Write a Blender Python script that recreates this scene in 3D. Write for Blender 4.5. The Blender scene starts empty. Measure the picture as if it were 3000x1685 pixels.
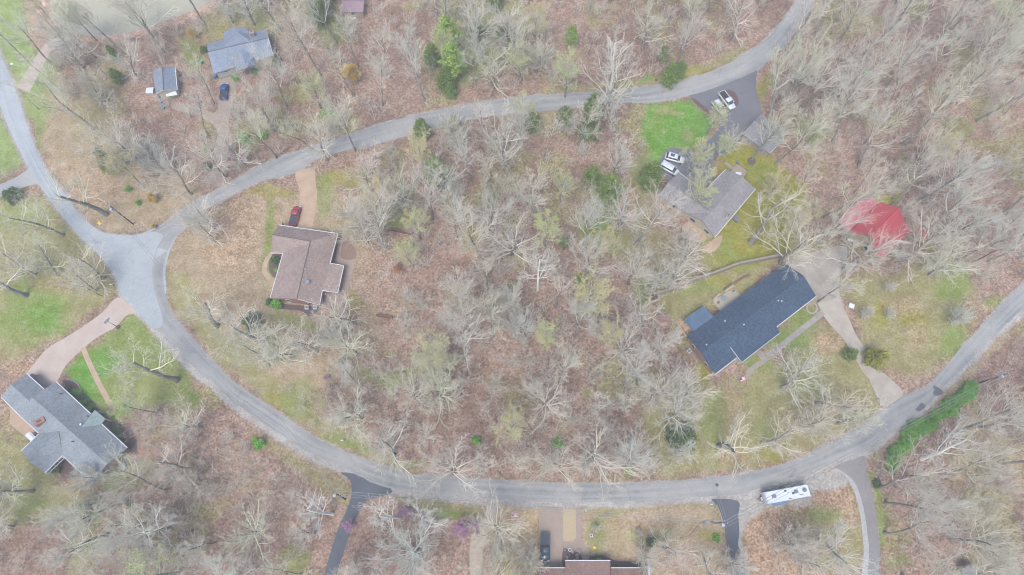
import bpy, bmesh, math, random
import numpy as np
from mathutils import Vector, Matrix
random.seed(7); RNG = np.random.default_rng(7)
S = bpy.context.scene
C = S.collection

# ------------------------------------------------------------------ camera, sky, sun
CAM_H = 150.0
TILT = math.atan(733 / 2000.0)
cam_d = bpy.data.cameras.new('camera'); cam = bpy.data.objects.new('camera', cam_d); C.objects.link(cam)
cam_d.sensor_width = 36; cam_d.lens = 24; cam_d.clip_end = 6000; cam_d.clip_start = 1
cam.location = (0, 0, CAM_H); cam.rotation_euler = (TILT, 0, 0)
S.camera = cam
SUN_EL, SUN_AZ = math.radians(62), math.radians(200)
w = bpy.data.worlds.new("World"); S.world = w; w.use_nodes = True
nt = w.node_tree; bgn = nt.nodes['Background']
sky = nt.nodes.new('ShaderNodeTexSky'); sky.sky_type = 'NISHITA'; sky.sun_disc = False
sky.sun_elevation = SUN_EL; sky.sun_rotation = SUN_AZ
sky.air_density = 1.0; sky.dust_density = 3.0; sky.ozone_density = 1.0
nt.links.new(sky.outputs[0], bgn.inputs[0]); bgn.inputs[1].default_value = 0.12
sun_d = bpy.data.lights.new('sun', 'SUN'); sun_d.energy = 1.2; sun_d.angle = math.radians(25); sun_d.color = (1, .96, .92)
sun = bpy.data.objects.new('sun', sun_d); C.objects.link(sun); sun.location = (0, 0, 200)
dv = Vector((math.sin(SUN_AZ) * math.cos(SUN_EL), math.cos(SUN_AZ) * math.cos(SUN_EL), math.sin(SUN_EL)))
sun.rotation_euler = dv.to_track_quat('Z', 'Y').to_euler()
S.view_settings.view_transform = 'Standard'; S.view_settings.look = 'None'
S.view_settings.exposure = 1.58; S.view_settings.gamma = 1.0
S.cycles.use_denoising = True; S.cycles.denoising_prefilter = 'ACCURATE'; S.cycles.filter_width = 1.0
S.cycles.max_bounces = 5; S.cycles.diffuse_bounces = 2; S.cycles.volume_bounces = 0
S.cycles.transparent_max_bounces = 4

# ------------------------------------------------------------------ measuring: picture coordinates (3000 x 1685) <-> ground
ct, st = math.cos(TILT), math.sin(TILT)
def P(px, py, z=0.0):
    dx, dy = (px - 1500) / 2000.0, (842.5 - py) / 2000.0
    wx, wy, wz = dx, dy * ct + st, dy * st - ct
    k = (z - CAM_H) / wz
    return Vector((wx * k, wy * k, z))
def proj(X, Y, Z=0.0):
    Zr = Z - CAM_H
    cy = Y * ct + Zr * st; cz = -Y * st + Zr * ct
    return 1500 + 2000 * X / -cz, 842.5 - 2000 * cy / -cz

def lin(c): 
    c = c / 255.0
    return c / 12.92 if c <= .04045 else ((c + .055) / 1.055) ** 2.4
ALB = 0.55
HAZE = .00055
def col(r, g, b, k=ALB):
    return (lin(r) * k, lin(g) * k, lin(b) * k, 1)

# ------------------------------------------------------------------ materials
def mat(name, c, rough=.85, c2=None, scale=1.0, detail=4, bump=0, metal=0, spread=(.35, .65), stretch=None, rnd=0, spec=.3):
    m = bpy.data.materials.new(name); m.use_nodes = True
    t = m.node_tree; b = t.nodes['Principled BSDF']
    b.inputs['Roughness'].default_value = rough; b.inputs['Metallic'].default_value = metal
    b.inputs['Specular IOR Level'].default_value = spec
    if c2 is None:
        c2 = tuple(x * .8 for x in c[:3]) + (1,)
    tc = t.nodes.new('ShaderNodeTexCoord'); mp = t.nodes.new('ShaderNodeMapping')
    if stretch: mp.inputs['Scale'].default_value = stretch
    n = t.nodes.new('ShaderNodeTexNoise'); n.inputs['Scale'].default_value = scale; n.inputs['Detail'].default_value = detail
    n.inputs['Roughness'].default_value = .65
    t.links.new(tc.outputs['Object'], mp.inputs[0]); t.links.new(mp.outputs[0], n.inputs['Vector'])
    r = t.nodes.new('ShaderNodeMapRange'); r.inputs[1].default_value = spread[0]; r.inputs[2].default_value = spread[1]
    t.links.new(n.outputs[0], r.inputs[0])
    mx = t.nodes.new('ShaderNodeMix'); mx.data_type = 'RGBA'
    mx.inputs[6].default_value = c; mx.inputs[7].default_value = c2
    t.links.new(r.outputs[0], mx.inputs[0])
    out = mx.outputs[2]
    if rnd:
        oi = t.nodes.new('ShaderNodeObjectInfo'); hs = t.nodes.new('ShaderNodeHueSaturation')
        a = t.nodes.new('ShaderNodeMapRange'); a.inputs[3].default_value = 1 - rnd; a.inputs[4].default_value = 1 + rnd
        t.links.new(oi.outputs['Random'], a.inputs[0]); t.links.new(a.outputs[0], hs.inputs['Value'])
        t.links.new(out, hs.inputs['Color']); out = hs.outputs[0]
    t.links.new(out, b.inputs['Base Color'])
    if bump:
        bp = t.nodes.new('ShaderNodeBump'); bp.inputs['Strength'].default_value = bump; bp.inputs['Distance'].default_value = .05
        t.links.new(n.outputs[0], bp.inputs['Height']); t.links.new(bp.outputs[0], b.inputs['Normal'])
    return m

def shingle(name, c, c2, speck=None, course=.5):
    """asphalt shingles: fine granules, blotches of weathering and faint tabs"""
    m = mat(name, c, .95, c2, 3.0, 6, spread=(.3, .7), spec=.15)
    t = m.node_tree; b = t.nodes['Principled BSDF']
    src = b.inputs['Base Color'].links[0].from_socket
    tc = t.nodes.new('ShaderNodeTexCoord')
    n = t.nodes.new('ShaderNodeTexNoise'); n.inputs['Scale'].default_value = .25; n.inputs['Detail'].default_value = 5
    t.links.new(tc.outputs['Object'], n.inputs['Vector'])
    v = t.nodes.new('ShaderNodeTexVoronoi'); v.inputs['Scale'].default_value = 2.6
    mp = t.nodes.new('ShaderNodeMapping'); mp.inputs['Scale'].default_value = (1, 1, 1.6)
    t.links.new(tc.outputs['Object'], mp.inputs[0]); t.links.new(mp.outputs[0], v.inputs['Vector'])
    hs = t.nodes.new('ShaderNodeHueSaturation')
    ad = t.nodes.new('ShaderNodeMath'); ad.operation = 'MULTIPLY_ADD'
    sep = t.nodes.new('ShaderNodeSeparateColor'); t.links.new(v.outputs['Color'], sep.inputs[0])
    ad.inputs[1].default_value = .28; ad.inputs[2].default_value = .60
    t.links.new(sep.outputs[0], ad.inputs[0])
    ad2 = t.nodes.new('ShaderNodeMath'); ad2.operation = 'MULTIPLY_ADD'; ad2.inputs[1].default_value = .55
    t.links.new(n.outputs[0], ad2.inputs[0]); t.links.new(ad.outputs[0], ad2.inputs[2])
    t.links.new(ad2.outputs[0], hs.inputs['Value']); t.links.new(src, hs.inputs['Color'])
    t.links.new(hs.outputs[0], b.inputs['Base Color'])
    return m

M = {}
M['shingle_brown'] = shingle('shingle_brown', col(166, 150, 142), col(144, 128, 122))
M['shingle_redbrown'] = shingle('shingle_redbrown', col(160, 134, 124), col(138, 114, 106))
M['track_gravel'] = mat('track_gravel', col(188, 178, 162), .95, col(166, 154, 138), 1.5, 9, .3)
M['shingle_grey'] = shingle('shingle_grey', col(150, 160, 166), col(128, 137, 144))
M['shingle_teal'] = shingle('shingle_teal', col(148, 168, 168), col(130, 150, 150))
M['shingle_navy'] = shingle('shingle_navy', col(38, 57, 78), col(86, 107, 130))
M['shingle_blue'] = shingle('shingle_blue', col(148, 160, 176), col(126, 140, 158))
M['shingle_taupe'] = shingle('shingle_taupe', col(158, 156, 158), col(136, 134, 136))
M['roof_mauve'] = mat('roof_mauve', col(158, 136, 146), .6, col(140, 118, 128), 2)
M['ridge_dark'] = mat('ridge_dark', col(112, 104, 104), .9)
M['brick'] = mat('brick', col(180, 135, 120), .9, col(145, 105, 95), 5, 3, stretch=(1, 1, 3))
M['brick_pink'] = mat('brick_pink', col(178, 150, 142), .9, col(150, 120, 110), 5, 3, stretch=(1, 1, 3))
M['siding_cream'] = mat('siding_cream', col(215, 208, 182), .7, col(200, 190, 165), 1)
M['siding_tan'] = mat('siding_tan', col(190, 178, 155), .7, col(175, 162, 138), 1)
M['trim_white'] = mat('trim_white', col(225, 230, 235), .5, col(205, 210, 216), 1)
M['trim_brown'] = mat('trim_brown', col(120, 100, 90), .6)
M['glass'] = mat('glass', (.03, .045, .055, 1), .08, (.05, .07, .085, 1), .6, spec=.6)
M['glass_light'] = mat('glass_light', (.10, .14, .17, 1), .1, (.16, .21, .25, 1), .6, spec=.6)
M['door_white'] = mat('door_white', col(215, 215, 212), .5)
M['concrete'] = mat('concrete', col(190, 184, 172), .9, col(168, 160, 148), .35, 8, .1)
M['concrete_pink'] = mat('concrete_pink', col(186, 171, 160), .9, col(198, 186, 174), .3, 8, .1)
M['concrete_tan'] = mat('concrete_tan', col(196, 172, 146), .9, col(176, 154, 132), .5, 8, .1)
M['concrete_grey'] = mat('concrete_grey', col(170, 165, 158), .9, col(150, 145, 138), .8, 8, .1)
M['aggregate'] = mat('aggregate', col(172, 158, 146), .9, col(158, 142, 130), .25, 8, .1)
M['straw_gravel'] = mat('straw_gravel', col(196, 180, 148), .95, col(178, 162, 132), 4, 8, .1)
M['gravel'] = mat('gravel', col(186, 190, 190), .95, col(164, 165, 162), 2.5, 10, .3)
M['dirt_drive'] = mat('dirt_drive', col(178, 165, 150), .95, col(160, 146, 132), 1.2, 8, .2)
M['mulch'] = mat('mulch', col(120, 102, 98), .95, col(88, 74, 70), 5, 8, .4)
M['brown_leaves'] = mat('brown_leaves', col(160, 132, 116), .95, col(130, 104, 92), 5, 8, .4)
M['steel'] = mat('steel', col(170, 182, 190), .35, metal=.4)
M['pole_dark'] = mat('pole_dark', col(86, 82, 82), .9, col(66, 62, 62), 6, stretch=(1, 1, .1))
M['pole_grey'] = mat('pole_grey', col(140, 135, 130), .9, col(110, 105, 100), 6, stretch=(1, 1, .1))
M['wire'] = mat('wire', col(170, 172, 172), .6)
M['transformer'] = mat('transformer', col(200, 212, 222), .4)
M['insulator'] = mat('insulator', col(220, 225, 230), .3)
M['timber_grey'] = mat('timber_grey', col(172, 162, 148), .9, col(145, 135, 120), 2, 6, stretch=(1, 8, 1))
M['timber_tan'] = mat('timber_tan', col(205, 168, 120), .85, col(180, 145, 100), 2, 6)
M['timber_brown'] = mat('timber_brown', col(140, 112, 92), .9, col(110, 88, 72), 2, 6)
M['stone'] = mat('stone', col(178, 168, 160), .9, col(150, 140, 132), 4, 6, .3, rnd=.12)
M['brick_edge'] = mat('brick_edge', col(186, 160, 150), .9, col(150, 118, 110), 6, 4)
M['rubber'] = mat('rubber', (.02, .02, .022, 1), .8)
M['paint_white'] = mat('paint_white', col(228, 238, 246), .25, col(205, 216, 226), .5, spec=.5)
M['paint_red'] = mat('paint_red', col(176, 70, 80), .25, col(160, 60, 70), .5, spec=.5)
M['paint_blue'] = mat('paint_blue', col(50, 95, 165), .25, col(40, 80, 145), .5, spec=.5)
M['paint_teal'] = mat('paint_teal', col(72, 92, 104), .25, col(60, 80, 92), .5, spec=.5)
M['black_cover'] = mat('black_cover', col(66, 76, 88), .6, col(54, 62, 74), 1)
M['bed_liner'] = mat('bed_liner', (.03, .03, .032, 1), .8)
M['lamp_red'] = mat('lamp_red', (.4, .03, .03, 1), .2)
M['lamp_clear'] = mat('lamp_clear', (.6, .62, .62, 1), .1)
M['chrome'] = mat('chrome', (.5, .52, .54, 1), .2, metal=.8)
M['plastic_grey'] = mat('plastic_grey', col(130, 138, 148), .5, col(116, 122, 132), 2)
M['plastic_teal'] = mat('plastic_teal', col(70, 165, 170), .5)
M['plastic_blue'] = mat('plastic_blue', col(80, 140, 200), .5)
M['awning_blue'] = mat('awning_blue', col(126, 148, 176), .6, col(110, 130, 160), 3)
M['canvas_white'] = mat('canvas_white', col(230, 240, 250), .6, col(214, 226, 238), 2)
M['yellow_sign'] = mat('yellow_sign', (.62, .36, .01, 1), .4, (.55, .31, .01, 1))
M['flag_red'] = mat('flag_red', (.45, .05, .06, 1), .8)
M['flag_blue'] = mat('flag_blue', (.04, .07, .25, 1), .8)
M['flag_white'] = mat('flag_white', (.6, .6, .62, 1), .8)
M['iron'] = mat('iron', (.05, .045, .045, 1), .7)
M['charcoal'] = mat('charcoal', (.05, .045, .045, 1), .95, (.02, .02, .02, 1), 3)
M['orange_tarp'] = mat('orange_tarp', (.6, .22, .08, 1), .7)
M['log_bark'] = mat('log_bark', col(150, 125, 108), .95, col(110, 90, 78), 3, 6)
M['log_pale'] = mat('log_pale', col(205, 175, 145), .9, col(180, 150, 122), 3, 6)

def ribbed(name, c, c2, scale, ang):
    m = mat(name, c, .45, c2, .5, 5, spec=.4)
    t = m.node_tree; b = t.nodes['Principled BSDF']; src = b.inputs['Base Color'].links[0].from_socket
    tc = t.nodes.new('ShaderNodeTexCoord'); mp = t.nodes.new('ShaderNodeMapping'); mp.inputs['Rotation'].default_value = (0, 0, ang)
    wv = t.nodes.new('ShaderNodeTexWave'); wv.inputs['Scale'].default_value = scale; wv.inputs['Distortion'].default_value = 0
    t.links.new(tc.outputs['Object'], mp.inputs[0]); t.links.new(mp.outputs[0], wv.inputs['Vector'])
    bp = t.nodes.new('ShaderNodeBump'); bp.inputs['Strength'].default_value = .6; bp.inputs['Distance'].default_value = .08
    t.links.new(wv.outputs['Fac'], bp.inputs['Height']); t.links.new(bp.outputs[0], b.inputs['Normal'])
    hs = t.nodes.new('ShaderNodeHueSaturation'); a = t.nodes.new('ShaderNodeMapRange'); a.inputs[3].default_value = .85; a.inputs[4].default_value = 1.08
    t.links.new(wv.outputs['Fac'], a.inputs[0]); t.links.new(a.outputs[0], hs.inputs['Value']); t.links.new(src, hs.inputs['Color'])
    t.links.new(hs.outputs[0], b.inputs['Base Color'])
    return m
M['red_metal'] = ribbed('red_metal', col(204, 72, 80), col(190, 76, 84), 1.2, .9)
M['pink_metal'] = ribbed('pink_metal', col(214, 122, 132), col(200, 124, 132), 1.2, .9)
M['blue_metal'] = ribbed('blue_metal', col(96, 124, 150), col(84, 110, 136), 1.6, 1.0)

# ------------------------------------------------------------------ linking and tagging
def link(name, me, m, parent=None, smooth=False):
    o = bpy.data.objects.new(name, me); C.objects.link(o)
    for x in (m if isinstance(m, (list, tuple)) else [m]):
        if x is not None: me.materials.append(x)
    if parent: o.parent = parent
    if smooth:
        me.polygons.foreach_set('use_smooth', [True] * len(me.polygons))
    return o
def obj(name, bm, m, parent=None, smooth=False):
    me = bpy.data.meshes.new(name); bm.to_mesh(me); bm.free()
    return link(name, me, m, parent, smooth)
def tag(o, label=None, cat=None, group=None, kind=None):
    if label: o['label'] = label
    if cat: o['category'] = cat
    if group: o['group'] = group
    if kind: o['kind'] = kind
    return o
def thing(name, label, cat, loc=(0, 0, 0), rz=0, group=None):
    o = bpy.data.objects.new(name, None); C.objects.link(o); o.empty_display_size = .3
    o.location = loc; o.rotation_euler = (0, 0, rz)
    return tag(o, label, cat, group)
def copy_tree(o, parent=None):
    c = o.copy(); C.objects.link(c); c.parent = parent
    for ch in o.children: copy_tree(ch, c)
    return c

def bx(bm, x0, x1, y0, y1, z0, z1, rz=0, at=(0, 0, 0), taper=1.0):
    cx, cy = (x0 + x1) / 2, (y0 + y1) / 2
    vs = []
    for z, k in ((z0, 1), (z1, taper)):
        for x, y in ((x0, y0), (x1, y0), (x1, y1), (x0, y1)):
            x2, y2 = cx + (x - cx) * k, cy + (y - cy) * k
            xr = x2 * math.cos(rz) - y2 * math.sin(rz); yr = x2 * math.sin(rz) + y2 * math.cos(rz)
            vs.append(bm.verts.new((xr + at[0], yr + at[1], z + at[2])))
    for f in ((3, 2, 1, 0), (4, 5, 6, 7), (0, 1, 5, 4), (1, 2, 6, 5), (2, 3, 7, 6), (3, 0, 4, 7)):
        bm.faces.new([vs[i] for i in f])
def tube(bm, pts, rs, n=8, cap=True):
    pts = [Vector(p) for p in pts]
    if not isinstance(rs, (list, tuple)): rs = [rs] * len(pts)
    rings = []
    for i, p in enumerate(pts):
        d = (pts[min(i + 1, len(pts) - 1)] - pts[max(i - 1, 0)]).normalized()
        u = d.cross(Vector((0, 0, 1)) if abs(d.z) < .9 else Vector((1, 0, 0))).normalized(); v = d.cross(u)
        rings.append([bm.verts.new(p + (u * math.cos(a) + v * math.sin(a)) * rs[i]) for a in [k * 2 * math.pi / n for k in range(n)]])
    for a, b in zip(rings, rings[1:]):
        for k in range(n): bm.faces.new([a[k], a[(k + 1) % n], b[(k + 1) % n], b[k]])
    if cap: bm.faces.new(rings[0][::-1]); bm.faces.new(rings[-1])
def cyl(bm, x, y, z0, z1, r, n=14, r2=None):
    tube(bm, [(x, y, z0), (x, y, z1)], [r, r if r2 is None else r2], n)
def B(): return bmesh.new()

# ------------------------------------------------------------------ 2D noise and polygon masks for painting the ground
def vnoise(X, Y, s, seed):
    g = np.random.default_rng(seed).random((256, 256)).astype(np.float32)
    x, y = X / s, Y / s
    xi, yi = np.floor(x).astype(int), np.floor(y).astype(int)
    fx, fy = x - xi, y - yi
    fx, fy = fx * fx * (3 - 2 * fx), fy * fy * (3 - 2 * fy)
    a, b = g[xi % 256, yi % 256], g[(xi + 1) % 256, yi % 256]
    c, d = g[xi % 256, (yi + 1) % 256], g[(xi + 1) % 256, (yi + 1) % 256]
    return (a * (1 - fx) + b * fx) * (1 - fy) + (c * (1 - fx) + d * fx) * fy
def fbm(X, Y, s, seed, octs=4):
    t, a, n = 0, 1.0, 0
    for k in range(octs):
        t = t + a * vnoise(X, Y, s / 2 ** k, seed + k * 13); n += a; a *= .55
    return t / n
def poly_sd(px, py, poly):
    """distance in picture units, positive inside"""
    d2 = np.full(px.shape, 1e12); ins = np.zeros(px.shape, bool)
    n = len(poly)
    for i in range(n):
        x0, y0 = poly[i]; x1, y1 = poly[(i + 1) % n]
        ex, ey = x1 - x0, y1 - y0
        t = np.clip(((px - x0) * ex + (py - y0) * ey) / (ex * ex + ey * ey + 1e-9), 0, 1)
        d2 = np.minimum(d2, (px - x0 - t * ex) ** 2 + (py - y0 - t * ey) ** 2)
        c = ((y0 > py) != (y1 > py)) & (px < (x1 - x0) * (py - y0) / ((y1 - y0) if y1 != y0 else 1e-9) + x0)
        ins ^= c
    d = np.sqrt(d2)
    return np.where(ins, d, -d)
def inside(p, poly):
    x, y = p; r = False; n = len(poly)
    for i in range(n):
        x0, y0 = poly[i]; x1, y1 = poly[(i + 1) % n]
        if (y0 > y) != (y1 > y) and x < (x1 - x0) * (y - y0) / (y1 - y0) + x0: r = not r
    return r

# ------------------------------------------------------------------ roads: paired edges in picture coordinates
def crom(pts, k=6, closed=False):
    out = []; n = len(pts)
    rng = range(n) if closed else range(n - 1)
    for i in rng:
        p0, p1, p2, p3 = (pts[(i - 1) % n], pts[i], pts[(i + 1) % n], pts[(i + 2) % n]) if closed else \
            (pts[max(i - 1, 0)], pts[i], pts[i + 1], pts[min(i + 2, n - 1)])
        for j in range(k):
            t = j / k
            out.append(tuple(.5 * (2 * p1[a] + (p2[a] - p0[a]) * t + (2 * p0[a] - 5 * p1[a] + 4 * p2[a] - p3[a]) * t * t + (3 * p1[a] - p0[a] - 3 * p2[a] + p3[a]) * t ** 3) for a in (0, 1)))
    if not closed: out.append(tuple(pts[-1]))
    return out
U_TOP = [(345, 690), (387, 688), (453, 672), (542, 610), (580, 583), (650, 545), (750, 491), (845, 452), (943, 418), (1090, 371), (1214, 337), (1350, 310), (1485, 288), (1558, 279), (1771, 267), (1926, 248), (2042, 224), (2139, 182), (2216, 135), (2262, 95), (2328, 5), (2360, -60)]
U_BOT = [(491, 734), (519, 692), (573, 633), (638, 595), (690, 567), (750, 536), (866, 507), (943, 460), (1087, 426), (1176, 402), (1330, 360), (1427, 342), (1500, 331), (1597, 325), (1810, 302), (1926, 298), (2022, 279), (2080, 263), (2197, 217), (2250, 180), (2289, 143), (2354, 62), (2389, 0), (2420, -60)]
L_IN = [(491, 734), (480, 784), (482, 846), (495, 900), (519, 935), (557, 982), (619, 1051), (689, 1120), (750, 1163), (828, 1214), (926, 1280), (1023, 1327), (1086, 1350), (1160, 1374), (1219, 1391), (1297, 1395), (1492, 1407), (1656, 1415), (1890, 1411), (2086, 1399), (2242, 1374), (2348, 1339), (2445, 1288), (2523, 1245), (2590, 1198), (2640, 1163), (2699, 1140), (2738, 1113), (2811, 1024), (2869, 962), (2927, 897), (3000, 823), (3080, 740)]
L_OUT = [(345, 830), (352, 870), (391, 908), (449, 970), (503, 1028), (573, 1102), (605, 1120), (664, 1179), (750, 1241), (848, 1307), (926, 1350), (1000, 1382), (1060, 1415), (1140, 1444), (1258, 1456), (1414, 1472), (1500, 1477), (1578, 1482), (1695, 1484), (1890, 1478), (2047, 1467), (2160, 1460), (2250, 1432), (2367, 1393), (2453, 1362), (2531, 1335), (2601, 1284), (2660, 1245), (2711, 1202), (2765, 1143), (2811, 1100), (2889, 1020), (2966, 945), (3000, 914), (3080, 830)]
W_L = [(-60, 150), (0, 312), (23, 372), (73, 476), (130, 565), (220, 680), (300, 760), (345, 830)]
W_R = [(-20, 60), (0, 151), (43, 248), (97, 410), (139, 499), (186, 560), (232, 625), (290, 680), (345, 690)]
JUNC = [(262, 655), (300, 680), (345, 688), (392, 690), (440, 678), (478, 690), (462, 722), (447, 780), (452, 850), (478, 940), (450, 962), (400, 912), (358, 868), (340, 815), (290, 745), (222, 678), (236, 640)]
JUNC2 = [(330, 700), (400, 690), (520, 640), (535, 660), (500, 730), (484, 800), (486, 860), (440, 900), (400, 900), (350, 850), (340, 780)]
UP_T, UP_B, LO_I, LO_O = (crom(x, 5) for x in (U_TOP, U_BOT, L_IN, L_OUT))
WE_L, WE_R = crom(W_L, 5), crom(W_R, 5)
ROADS = [UP_T + UP_B[::-1], LO_I + LO_O[::-1], WE_L + WE_R[::-1], JUNC]
def resample(pts, n):
    P3 = [np.array(P(*p)[:2]) for p in pts]
    d = [0]
    for a, b in zip(P3, P3[1:]): d.append(d[-1] + float(np.linalg.norm(b - a)))
    t = np.linspace(0, d[-1], n)
    return np.stack([np.interp(t, d, [p[k] for p in P3]) for k in (0, 1)], 1), d[-1]
def strip(name, a, b, z, m, n=200, shrink=(0, 0), label=None, rag=.0):
    A, la = resample(a, n); Bp, lb = resample(b, n)
    W = Bp - A; L = np.linalg.norm(W, axis=1, keepdims=True); Wn = W / np.maximum(L, 1e-6)
    A = A + Wn * shrink[0]; Bp = Bp - Wn * shrink[1]
    if rag:
        tt = np.arange(n)
        A = A + Wn * ((vnoise(tt, tt * 0, 2.3, 5) - .5) * rag)[:, None]; Bp = Bp + Wn * ((vnoise(tt, tt * 0, 1.9, 9) - .5) * rag)[:, None]
    K = 6; vs = []; uv = []
    for i in range(n):
        for k in range(K + 1):
            u = k / K; p = A[i] * (1 - u) + Bp[i] * u
            vs.append((p[0], p[1], z + .05 * math.sin(u * math.pi))); uv.append((u, i / n * (la + lb) / 2))
    fs = [(i * (K + 1) + k, i * (K + 1) + k + 1, (i + 1) * (K + 1) + k + 1, (i + 1) * (K + 1) + k) for i in range(n - 1) for k in range(K)]
    me = bpy.data.meshes.new(name); me.from_pydata(vs, [], fs)
    at = me.attributes.new('along', 'FLOAT_VECTOR', 'POINT')
    at.data.foreach_set('vector', [c for q in uv for c in (q[0], q[1], 0)])
    me.update()
    bm = bmesh.new(); bm.from_mesh(me); bmesh.ops.recalc_face_normals(bm, faces=bm.faces)
    if bm.faces[0].normal.z < 0: bmesh.ops.reverse_faces(bm, faces=bm.faces)
    bm.to_mesh(me); bm.free()
    o = link(name, me, m); return tag(o, label=label, kind='structure')
def flat(name, poly, z, m, smooth=True, label=None, thick=0, kind='structure', parent=None):
    pts = crom(poly, 4, True) if smooth else poly
    bm = B(); vs = [bm.verts.new(P(x, y, z)) for x, y in pts]
    f = bm.faces.new(vs); f.normal_update()
    if f.normal.z < 0: f.normal_flip()
    if thick:
        r = bmesh.ops.extrude_face_region(bm, geom=[f])
        for v in [g for g in r['geom'] if isinstance(g, bmesh.types.BMVert)]: v.co.z += thick
        f2 = [g for g in r['geom'] if isinstance(g, bmesh.types.BMFace)]
        bmesh.ops.recalc_face_normals(bm, faces=bm.faces)
    bmesh.ops.triangulate(bm, faces=bm.faces)
    o = obj(name, bm, m, parent)
    if parent is None: tag(o, label=label, kind=kind)
    return o
def ribbon(pts, w):
    """picture-space path -> picture-space polygon of width w metres"""
    q, L = resample(crom(pts, 5), max(12, len(pts) * 5))
    out1, out2 = [], []
    for i in range(len(q)):
        d = q[min(i + 1, len(q) - 1)] - q[max(i - 1, 0)]; d = d / np.linalg.norm(d); nrm = np.array((-d[1], d[0])) * w / 2
        out1.append(proj(*(q[i] + nrm))); out2.append(proj(*(q[i] - nrm)))
    return out1 + out2[::-1]

def asphalt(name, c, c2, c3):
    m = bpy.data.materials.new(name); m.use_nodes = True; t = m.node_tree; b = t.nodes['Principled BSDF']
    b.inputs['Roughness'].default_value = .95; b.inputs['Specular IOR Level'].default_value = .2
    at = t.nodes.new('ShaderNodeAttribute'); at.attribute_name = 'along'
    mp = t.nodes.new('ShaderNodeMapping'); mp.inputs['Scale'].default_value = (5, .03, 1)
    n1 = t.nodes.new('ShaderNodeTexNoise'); n1.inputs['Scale'].default_value = 1; n1.inputs['Detail'].default_value = 5
    t.links.new(at.outputs['Vector'], mp.inputs[0]); t.links.new(mp.outputs[0], n1.inputs['Vector'])
    tc = t.nodes.new('ShaderNodeTexCoord')
    n2 = t.nodes.new('ShaderNodeTexNoise'); n2.inputs['Scale'].default_value = .09; n2.inputs['Detail'].default_value = 9; n2.inputs['Roughness'].default_value = .7
    t.links.new(tc.outputs['Object'], n2.inputs['Vector'])
    n3 = t.nodes.new('ShaderNodeTexNoise'); n3.inputs['Scale'].default_value = 3.5; n3.inputs['Detail'].default_value = 6
    t.links.new(tc.outputs['Object'], n3.inputs['Vector'])
    r1 = t.nodes.new('ShaderNodeMapRange'); r1.inputs[1].default_value = .38; r1.inputs[2].default_value = .62
    t.links.new(n1.outputs[0], r1.inputs[0])
    m1 = t.nodes.new('ShaderNodeMix'); m1.data_type = 'RGBA'; m1.inputs[6].default_value = c; m1.inputs[7].default_value = c2
    t.links.new(r1.outputs[0], m1.inputs[0])
    r2 = t.nodes.new('ShaderNodeMapRange'); r2.inputs[1].default_value = .42; r2.inputs[2].default_value = .66; r2.inputs[4].default_value = .8
    t.links.new(n2.outputs[0], r2.inputs[0])
    m2 = t.nodes.new('ShaderNodeMix'); m2.data_type = 'RGBA'; m2.inputs[7].default_value = c3
    t.links.new(r2.outputs[0], m2.inputs[0]); t.links.new(m1.outputs[2], m2.inputs[6])
    hs = t.nodes.new('ShaderNodeHueSaturation'); a = t.nodes.new('ShaderNodeMapRange'); a.inputs[3].default_value = .8; a.inputs[4].default_value = 1.2
    t.links.new(n3.outputs[0], a.inputs[0]); t.links.new(a.outputs[0], hs.inputs['Value']); t.links.new(m2.outputs[2], hs.inputs['Color'])
    # cracks and tar seams
    v = t.nodes.new('ShaderNodeTexVoronoi'); v.feature = 'DISTANCE_TO_EDGE'; v.inputs['Scale'].default_value = .16
    n4 = t.nodes.new('ShaderNodeTexNoise'); n4.inputs['Scale'].default_value = .5; n4.inputs['Detail'].default_value = 5
    t.links.new(tc.outputs['Object'], n4.inputs['Vector'])
    mv = t.nodes.new('ShaderNodeVectorMath'); mv.operation = 'MULTIPLY_ADD'; mv.inputs[1].default_value = (3, 3, 0)
    t.links.new(n4.outputs['Color'], mv.inputs[0]); t.links.new(tc.outputs['Object'], mv.inputs[2]); t.links.new(mv.outputs[0], v.inputs['Vector'])
    cr = t.nodes.new('ShaderNodeMapRange'); cr.inputs[1].default_value = 0; cr.inputs[2].default_value = .012; cr.inputs[3].default_value = .8; cr.inputs[4].default_value = 1
    t.links.new(v.outputs['Distance'], cr.inputs[0])
    h2 = t.nodes.new('ShaderNodeHueSaturation'); t.links.new(cr.outputs[0], h2.inputs['Value']); t.links.new(hs.outputs[0], h2.inputs['Color'])
    t.links.new(h2.outputs[0], b.inputs['Base Color'])
    return m
M['asphalt'] = asphalt('asphalt', col(138, 142, 143), col(164, 166, 165), col(182, 182, 178))
M['asphalt_light'] = asphalt('asphalt_light', col(160, 168, 172), col(176, 184, 188), col(188, 196, 200))
M['asphalt_dark'] = asphalt('asphalt_dark', col(84, 92, 104), col(98, 104, 114), col(116, 116, 120))
M['asphalt_mid'] = asphalt('asphalt_mid', col(106, 110, 118), col(120, 122, 130), col(134, 133, 136))
M['asphalt_brown'] = asphalt('asphalt_brown', col(134, 130, 132), col(146, 142, 142), col(156, 154, 152))

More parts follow.
